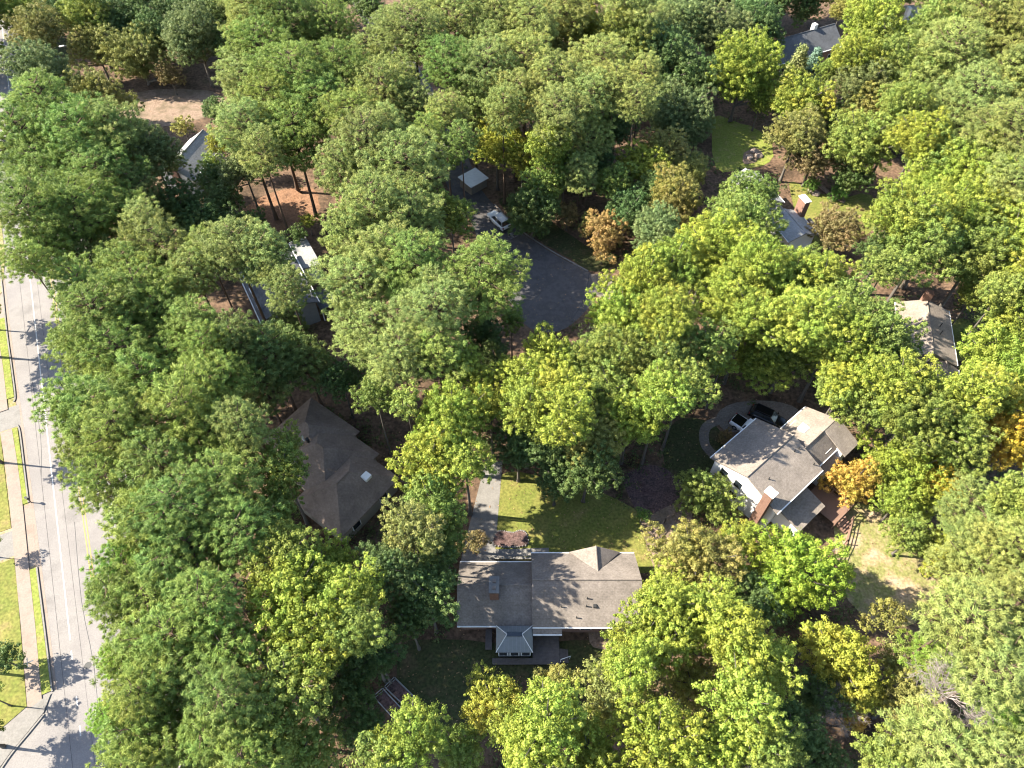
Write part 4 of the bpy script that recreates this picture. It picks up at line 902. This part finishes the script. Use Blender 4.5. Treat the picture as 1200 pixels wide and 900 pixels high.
TREES = '''
12 20 20 y 6|low yellowish tree in the very top left corner
45 36 27 v
47 82 34 g|rounded grey-green tree beside the dark far road
100 15 28 d
150 18 30 n 9
110 55 24 v 7
160 64 32 v 6|brownish olive tree above the bare sunlit yard
198 88 14 r 4
228 42 34 g
205 20 26 n
262 15 28 n
292 18 30 q
108 110 32 v
55 125 44 p
30 165 42 p
95 165 42 p
60 205 44 p
130 152 32 q
176 179 34 g 13|rounded grey-green tree just below the bare sunlit yard
214 148 12 v 4
257 167 16 y 7|small yellow tree beside the narrow pale roof
118 204 40 p
160 225 34 k
254 213 26 n 8
285 195 26 g 10
286 95 34 q
288 150 34 q
305 60 34 p
335 26 40 p
388 40 36 p
345 92 42 p
395 85 36 p
322 130 40 p
375 125 38 p
432 68 30 q
345 160 36 p
308 180 28 q
450 112 38 q
412 135 30 p
488 125 30 q
432 178 46 q
398 200 30 q
472 200 42 q
500 160 26 p
525 190 16 d 6
485 40 38 q
522 75 32 p
532 25 34 q
582 22 34 q
572 92 42 q
555 128 26 q
582 168 30 y 9|bright yellow tree above the court car
612 182 26 y 9|bright yellow tree touching its twin above the court car
620 30 30 q
660 15 32 q
650 55 26 v 10
688 36 28 y 11|dull yellow tree among pale pines near the top edge
616 78 36 q
645 98 34 q
702 72 32 q
740 45 34 d
735 10 34 q
782 65 34 n 11
800 22 36 g
845 40 36 g
880 25 34 n
755 86 22 q 17|flat-topped pale pine standing over a dark hollow near the top
690 120 36 q
720 105 26 q
605 115 32 q
652 135 32 q
640 168 26 b
662 195 24 b 8
690 165 26 q 11
680 205 22 q 9
745 122 24 q 16|pale pine with a bare grey trunk showing below its crown
794 130 36 g 6
814 152 20 g 4.5
755 195 30 b 7
720 215 24 d 7
802 206 28 v 5
780 170 24 v
872 82 42 b 10|large domed yellow-green tree alone beside the far bright lawn
892 118 15 b 6
896 46 20 n
884 230 30 d 9
860 245 28 d 9
930 90 18 e 5|pale cone-shaped conifer below the charcoal far roof
950 84 16 c 5|blue-green cone-shaped conifer below the charcoal far roof
986 12 16 v 6
972 84 17 d 8
1025 22 34 b
1006 66 28 b
1040 58 40 d
1060 82 42 d
1010 98 32 g
938 118 34 y 8|broad golden tree left of the upper right pines
934 158 30 v 9
955 182 28 r 6|brownish tree above the pale-roofed house with brick chimney
1005 165 38 d 10
1022 125 36 v
1062 122 30 d
1078 162 30 b
985 140 22 n 5
1110 75 48 q
1150 28 48 q
1195 40 44 q
1185 100 46 q
1135 125 44 q
1100 35 34 d
1180 160 46 q
1105 190 38 d
1145 205 44 b
1190 215 36 q
1090 215 30 b
1000 205 22 n 5
30 305 26 p
35 250 44 p
88 248 42 p
135 250 34 p
168 262 28 q
192 298 42 q 15|smooth domed pale pine left of the slate-blue roof
205 245 32 n 9
240 262 30 n 8
262 235 22 n 6
62 298 34 p
98 338 36 p
108 305 36 k
150 320 36 p
228 322 28 q
165 345 42 p
275 290 38 q
240 290 24 p
112 368 44 p
190 372 40 p
225 378 32 p
113 408 38 p
142 415 42 p
205 415 38 p
240 405 26 p
275 400 32 k
172 448 40 p
238 450 36 p
265 440 30 p
312 302 33 q 17|pale pine hanging over the slate-blue roof
338 338 26 q 17
409 276 33 q
440 245 42 q
482 255 36 q
450 300 40 q
422 335 44 q
482 312 42 p 18
528 250 26 d
562 327 44 p 17|large rounded pine overlapping the court and its road
440 388 44 q
510 365 44 q 18
470 415 36 q
512 408 36 p
545 428 26 b
318 413 36 k 12
358 425 34 k 9
310 455 32 k 12
565 392 28 n 8
580 420 22 n
600 375 18 d 8
361 258 10 y 3|tiny yellow shrub beside the straw bank
625 245 32 n 7
640 215 26 d 8
665 252 16 r 3|small reddish shrub on the shaded bank above the court
708 272 26 t 4|tan-orange tree between the court and the poplars
706 298 11 t 2|little orange shrub under the tan-orange tree
690 265 14 v 3
770 270 30 g 8
800 262 11 t 6
790 232 30 v 8
750 332 38 b
782 318 42 b
832 290 44 b
872 265 38 d
885 312 38 b
850 348 38 b
735 375 42 b
780 372 40 b
712 369 22 b 8
722 420 40 d
775 420 42 d
832 405 32 d
846 428 17 y 9
640 422 34 b
610 440 32 b
672 430 34 d
655 455 30 b
880 368 36 b
895 420 36 b 6
925 330 44 b
966 324 32 b
945 372 42 b
990 355 34 d
978 395 42 b
920 410 38 d 7
1025 375 28 d
1038 400 36 d
1058 446 36 b
1005 432 42 b
1094 464 28 d
982 268 28 r 5|brownish-pink tree on the lawn beside the brick chimney
934 314 26 d
899 292 18 d 9
1062 250 42 b
1110 252 42 b
1155 250 44 b
1080 288 42 d
1145 298 44 d
1185 290 44 b
1038 314 26 d
1032 296 26 n
1142 345 20 d 8
1174 342 28 d
1182 420 48 b 8|dense golden-green tree right of the warm grey gable roof
1190 365 30 b
1153 376 14 n 6
93 478 38 p
121 482 42 p
105 525 34 p
142 505 44 p
129 565 40 p
189 545 42 p
215 480 42 p
252 512 42 p
205 595 48 p
169 620 46 p
149 665 36 f
285 502 34 q
262 562 40 p
285 625 42 p
228 645 44 p
197 665 42 p
328 550 34 d 11
320 600 36 d
338 516 18 d 11
380 674 40 b 12|bright broadleaf tree just below the dark hip-roofed house
330 650 38 d 15
440 462 26 d
475 470 22 d
400 445 24 n 8
530 490 46 b 12
502 540 36 b
545 540 38 b 13.5
505 590 38 d 11
483 622 36 v 14
520 630 28 d 9
557 635 15 r 3|small brown shrub overhanging the concrete driveway
455 665 34 n 13
512 668 26 n 9
575 470 30 b
620 475 36 b
660 485 40 b
690 505 40 v
740 488 40 b 10
775 462 34 b
715 455 36 d
800 452 34 d
640 525 34 n 8
690 548 34 n 8
608 522 31 n 8
652 562 27 n 6
828 580 33 d 3.4|single round green bush-tree left of the white gable wall
753 603 9 s 2|tiny bright sapling at the corner of the front lawn
815 655 46 v 8
790 690 30 b 8
866 632 25 y 7|yellow-topped tree below the white house chimney
925 669 56 l 6.5|broad lime green tree below the white house deck
1000 563 28 o 4|orange tree beside the white house deck
1062 552 48 b 6
1112 560 28 w 6|golden-orange tree clinging to the bright green one by the dry lawn
1052 590 26 b 4.5
1068 628 30 d 5
1190 515 40 w 10|big orange tree on the right edge
1175 470 34 y 11
987 455 34 d
1032 478 36 d
1072 480 44 d
1112 505 42 d
1142 462 36 b
1120 545 28 n 7
1030 534 11 s 1.2|small clipped green shrub behind the orange tree
1150 612 44 q 9
1185 640 44 q 11
1112 648 28 y 5
1140 670 38 q 9
1146 632 12 x 9|dead pale branch tops poking from the right edge pines
1185 590 28 d
137 700 36 p
179 705 42 p
242 705 44 p
165 765 42 p
143 772 24 f
202 745 44 p
195 798 48 p
167 812 36 p
270 765 44 p
262 818 44 p
167 862 44 p
205 882 44 p
245 868 38 p
290 890 40 p
127 840 22 f
157 905 36 p
335 700 48 b 15
405 702 42 b 15
362 745 48 b 15
420 738 36 d 16
400 800 40 n 9
335 805 48 d 15
310 862 44 d 15
355 880 40 d
440 765 30 n 10
425 850 30 n 7
480 865 42 b
445 885 30 d
580 826 37 y 9|yellow-green tree just below the ranch deck
540 880 34 d 8
500 695 34 n 11
478 722 28 n 10
652 806 28 v 6
640 845 46 b
722 820 40 v 9|orange-tinged olive tree below the ranch roof's right end
598 850 28 b
620 890 38 b
690 880 38 b
750 750 40 b
712 784 22 d 6
778 706 36 b
792 742 40 b
832 722 40 b
862 745 44 b
895 772 36 b
772 865 48 b
838 880 40 b
872 822 46 b
812 800 34 v 8
740 780 36 b
905 880 36 d
890 700 30 n 6
985 772 44 y 8
1012 808 30 y 7
958 810 32 n 6
1040 722 22 v 5
960 745 20 y 7
1130 726 48 q
1182 715 48 q
1100 778 34 f 9
1165 790 46 q
1190 840 40 f 9
1055 770 26 v 6
1060 820 30 v 7
1115 803 36 x 13|spreading bare grey tree in the lower right woods
985 828 26 x 7|fallen-looking bare grey branches beside an orange shrub
1002 846 15 o 3|small orange shrub beside bare grey branches
1100 878 52 q
1160 892 46 q
1040 892 36 d
925 855 36 n 8
960 890 30 n
10 -14 34 d 8
60 -16 34 d 8
120 -18 30 n 8
175 -14 30 n 9
235 -12 32 n 9
290 -16 32 q
345 -20 34 q
395 -14 28 n 8
430 5 20 n 6
452 28 18 q 14
510 -16 30 q
560 -18 30 q
615 -18 30 q
680 -18 32 q
760 -16 34 d
820 -16 32 n
870 -12 30 n
914 -16 24 n 8
952 -20 24 n 8
1010 -12 30 d 8
1060 -20 28 n 8
1110 -12 34 q
1170 -24 36 q
1215 80 36 q
1218 180 36 d
1216 255 36 b
1214 330 34 b
1218 580 34 d
1220 690 36 q
1216 760 36 q
1212 890 36 d
700 915 36 b
780 920 36 b
-48 50 40 d 12|tree shading the dark far road
75 15 22 n 7
140 45 20 n 7
180 40 24 n 8
270 50 22 n 8
470 90 22 q
455 150 24 q
520 130 22 q
540 165 22 p
570 55 28 q
590 130 26 q
770 110 24 n 7
720 150 26 n 8
700 185 24 n 7
735 245 26 n 6
770 225 26 n 7
820 90 28 n 9
816 188 14 n 3
-55 112 40 d 12|tree shading the dark far road below its twin
-60 -5 44 d 12|tree shading the far end of the dark far road
902 4 24 n 5
944 8 20 n 4
248 192 15 d 8
203 192 15 g 7
292 264 18 n 5
347 276 12 n 4
322 320 19 q 17
338 380 24 k 8
150 118 14 v 5
250 128 15 n 5
4 772 24 n 1.4|clipped dark shrub at the corner by the sidewalk
-48 372 34 d 8|
-34 352 20 d 6|
-45 500 26 d 8|
-20 640 12 d 3|
-40 860 34 d 6|
-15 815 16 d 4|
687 718 6 s 1|
700 718 6 s 1|
668 725 6 r 1|
935 195 0 s 1|
951 217 10 s 1.4|clipped green shrub beside the lawn boulders
985 225 12 s 1.4|round green shrub by the curving lawn path
850 512 10 r 1.0|low rust-coloured shrub inside the curved walkway
1133 392 8 s 1|low shrub on the little lawn right of warm grey roof
'''
SPECIAL = {(687,718): 'left one of two clipped shrubs against the ranch back wall', (700,718): 'right one of two clipped shrubs against the ranch back wall', (668,725): 'thin brownish shrub beside the ranch back deck',
 (-48,372): 'street tree whose shadow falls on the upper street', (-34,352): 'small street tree above the upper street shadow', (-45,500): 'street tree casting shade over the driveway apron', (-20,640): 'small tree shading the middle driveway', (-40,860): 'tree shading the corner sidewalk', (-15,815): 'small tree beside the corner hedge'}
LAND = {
 'the near ranch roof': (650,690), 'the white house': (920,540), 'the dark hip roof': (390,545), 'the slate-blue roof': (325,330),
 'the charcoal far roof': (950,45), 'the roof with brick chimney': (930,250), 'the warm grey gable': (1085,390), 'the narrow pale roof': (224,185),
 'the court car': (585,258), 'the court asphalt': (650,340), 'the pale shed roof': (555,203), 'the concrete driveway': (570,600),
 'the front lawn': (690,625), 'the dry lawn': (1040,655), 'the far bright lawn': (865,170), 'the bare sunlit yard': (200,128),
 'the straw bank': (335,240), 'the lime green tree': (922,658), 'the big orange edge tree': (1190,520), 'the bare grey tree': (1110,800),
 'the garden frames': (470,810), 'the ranch deck': (620,770), 'the golden tree by the gable': (1175,420), 'the yellow twin trees': (595,175),
 'the tan-orange court tree': (708,272), 'the corner street sign': (40,780), 'the upper street gap': (45,400), 'the middle street gap': (80,620),
 'the dark far road': (15,80), 'the top left corner': (0,0), 'the top right corner': (1200,0), 'the bottom right corner': (1200,900), 'the bottom edge middle': (600,900), 'the top edge middle': (600,0),
 'the domed pale pine': (192,298), 'the round court pine': (565,318), 'the lone domed tree': (872,82), 'the pickup truck': (868,492), 'the mulch bed': (770,580), 'the orange deck tree': (1000,562),
}
rows = []
for ln in TREES.strip().splitlines():
    a, _, lab = ln.partition('|'); f = a.split()
    if float(f[2]) <= 0: continue
    rows.append([float(f[0]), float(f[1]), float(f[2]), f[3], float(f[4]) if len(f) > 4 else None, lab.strip() or SPECIAL.get((int(f[0]), int(f[1])))])
# a label for each tree: its look, then its place by the nearest landmark
def place_words(x, y):
    best = sorted(LAND.items(), key=lambda kv: math.hypot(kv[1][0]-x, kv[1][1]-y))[0]
    dx, dy = x-best[1][0], y-best[1][1]
    if abs(dx) > 1.6*abs(dy): d = 'left of' if dx < 0 else 'right of'
    elif abs(dy) > 1.6*abs(dx): d = 'above' if dy < 0 else 'below'
    else: d = ('above' if dy < 0 else 'below')+' and '+('left of' if dx < 0 else 'right of')
    return d, best[0], math.hypot(dx, dy)
pend = {}
for r in rows:
    if not r[5]:
        d, l, dist = place_words(r[0], r[1]); pend.setdefault((r[3], d, l), []).append((dist, r))
ORD = ['nearest', 'second nearest', 'third nearest', 'fourth nearest', 'fifth nearest', 'sixth nearest', 'seventh nearest', 'eighth nearest']
for (k, d, l), lst in pend.items():
    lst.sort(key=lambda t: t[0])
    for i, (_, r) in enumerate(lst):
        kindw = KIND[k][0]
        r[5] = f'{kindw} {d} {l}' if len(lst) == 1 else f'{ORD[i]} {kindw} {d} {l}'
NAMEG = {'pine_tree': 'pines of the wood', 'broadleaf_tree': 'broadleaf trees among the houses', 'shrub': 'garden shrubs', 'conifer': 'cone-shaped conifers', 'bare_tree': 'bare trees'}
rt = random.Random(12)
count = {}
for i, (px, py, rp, k, zc, lab) in enumerate(rows):
    words, protos, colr, z0, nm = KIND[k]
    zc = (z0 + rt.uniform(-2.0, 2.0)) if zc is None else zc
    for _ in range(3):
        p = at(px, py, zc); Rw = rp*depth_of(p)/FPX
        zc = max(zc, Rw*(0.7 if k in 'sr' else 0.95)*0.92)
    if rp > 13:
        for dz in (0, 1.5, -1.5, 3, -3, 4.5, -4.5, 6, -6):
            q = at(px, py, max(3, zc+dz))
            if not any(inside(q.x, q.y, h_) for h_ in HARD): zc = max(3, zc+dz); break
    p = at(px, py, zc); Rw = rp*depth_of(p)/FPX
    key = min(protos, key=lambda q: abs(math.log(q/(Rw*1.02))))
    lst = protos[key]; n_ = count.get((id(protos),key),0); count[(id(protos),key)] = n_+1
    cm, lm, R0 = lst[n_ % len(lst)]
    sc_ = Rw*1.11/R0
    if nm == 'broadleaf_tree' and (Rw < 1.7 or zc < 2.2): nm = 'shrub'
    t = empty(nm, (p.x, p.y, 0), rt.uniform(0, 2*PI), lab, 'shrub' if nm == 'shrub' else 'tree', NAMEG[nm])
    szz = sc_*rt.uniform(0.88, 1.10)
    c = obj('crown', cm, None, t, (0, 0, zc)); c.scale = (sc_*rt.uniform(.93,1.07), sc_*rt.uniform(.93,1.07), szz)
    j = rt.uniform(0.86, 1.14); hj = rt.uniform(-0.07, 0.07)
    au = {'y': 0.5, 'b': 0.20, 'v': 0.22, 'l': 0.12, 'd': 0.14, 'o': 0.6, 'w': 0.6, 't': 0.5, 'r': 0.5}.get(k, 0.0)*rt.uniform(0.5, 1.3)
    c.color = (colr[0]*1.29*j*(1+hj), colr[1]*1.36*j, colr[2]*1.12*j*(1-hj), min(1, au))
    c['turn'] = {'o': (0.30, 0.27, 0.06), 'w': (0.27, 0.28, 0.05), 't': (0.22, 0.20, 0.08), 'r': (0.20, 0.19, 0.075)}.get(k, (0.40, 0.35, 0.055))
    if lm:
        l_ = obj('limbs', lm, None, t, (0, 0, zc)); l_.scale = c.scale
    bk = 'bark_pine' if nm == 'pine_tree' else ('dead_wood' if nm == 'bare_tree' else 'bark')
    tk = obj('trunk', TRUNK[bk][i % len(TRUNK[bk])], None, t)
    tr_ = max(0.12, min(1.0, Rw/4.8))
    tk.scale = (tr_, tr_, max(0.3, zc-Rw*(0.25 if nm != 'bare_tree' else 0.62)))

# ------------------------------------------------------------------ undergrowth: low leafy growth on the woodland floor
BB = [(min(q[0] for q in p), max(q[0] for q in p), min(q[1] for q in p), max(q[1] for q in p), p) for p in AVOID]
street_poly = [tuple(S(-75,-30)), tuple(S(140,-30)), tuple(S(140,10)), tuple(S(-75,10))]
rng = np.random.default_rng(99); rt = random.Random(5)
cen, rad, cv = [], [], []
tries = 0
while len(cen) < 10000 and tries < 60000:
    tries += 1
    px, py = rt.uniform(-60, 1260), rt.uniform(-60, 960)
    p = at(px, py, 0.0); x, y = p.x, p.y
    if inside(x, y, street_poly): continue
    if any(b[0] < x < b[1] and b[2] < y < b[3] and inside(x, y, b[4]) for b in BB): continue
    if math.sin(x*0.31+1.7*math.sin(y*0.17))+math.cos(y*0.27+x*0.11) < -0.1: continue
    hgt = rt.choice((0.2,0.3,0.5,0.8,1.4,2.2))
    for q in range(3):
        cen.append((x+rt.gauss(0,.6), y+rt.gauss(0,.6), hgt*rt.uniform(.5,1))); rad.append(rt.uniform(0.35,0.8)); cv.append(rt.random())
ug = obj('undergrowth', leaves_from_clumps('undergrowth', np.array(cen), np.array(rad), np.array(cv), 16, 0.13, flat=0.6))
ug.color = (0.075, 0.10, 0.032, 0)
tag(ug, 'low leafy undergrowth covering the shaded woodland floor', 'undergrowth', kind='stuff')

# fallen leaves lying on lawns, drives and the court
n = 9000; rt = random.Random(8); P = []
while len(P) < n:
    p = at(rt.uniform(0,1200), rt.uniform(0,900), 0)
    if inside(p.x, p.y, street_poly): continue
    P.append((p.x, p.y, 0.075))
P = np.array(P); rng = np.random.default_rng(3)
nn = unit(n)*0.35; nn[:,2] += 1; nn /= np.linalg.norm(nn,axis=1,keepdims=True)
a = np.cross(nn, unit(n)); a /= np.linalg.norm(a,axis=1,keepdims=True); b = np.cross(nn, a)
sz = rng.uniform(0.06,0.13,n)[:,None]
fl = obj('fallen_leaves', quads_mesh('fallen_leaves', P, a*sz, b*sz*0.6, rng.random(n))); fl.color = (0.24,0.16,0.08,0)
tag(fl, 'brown fallen leaves scattered over lawns and drives', 'leaves', kind='stuff')
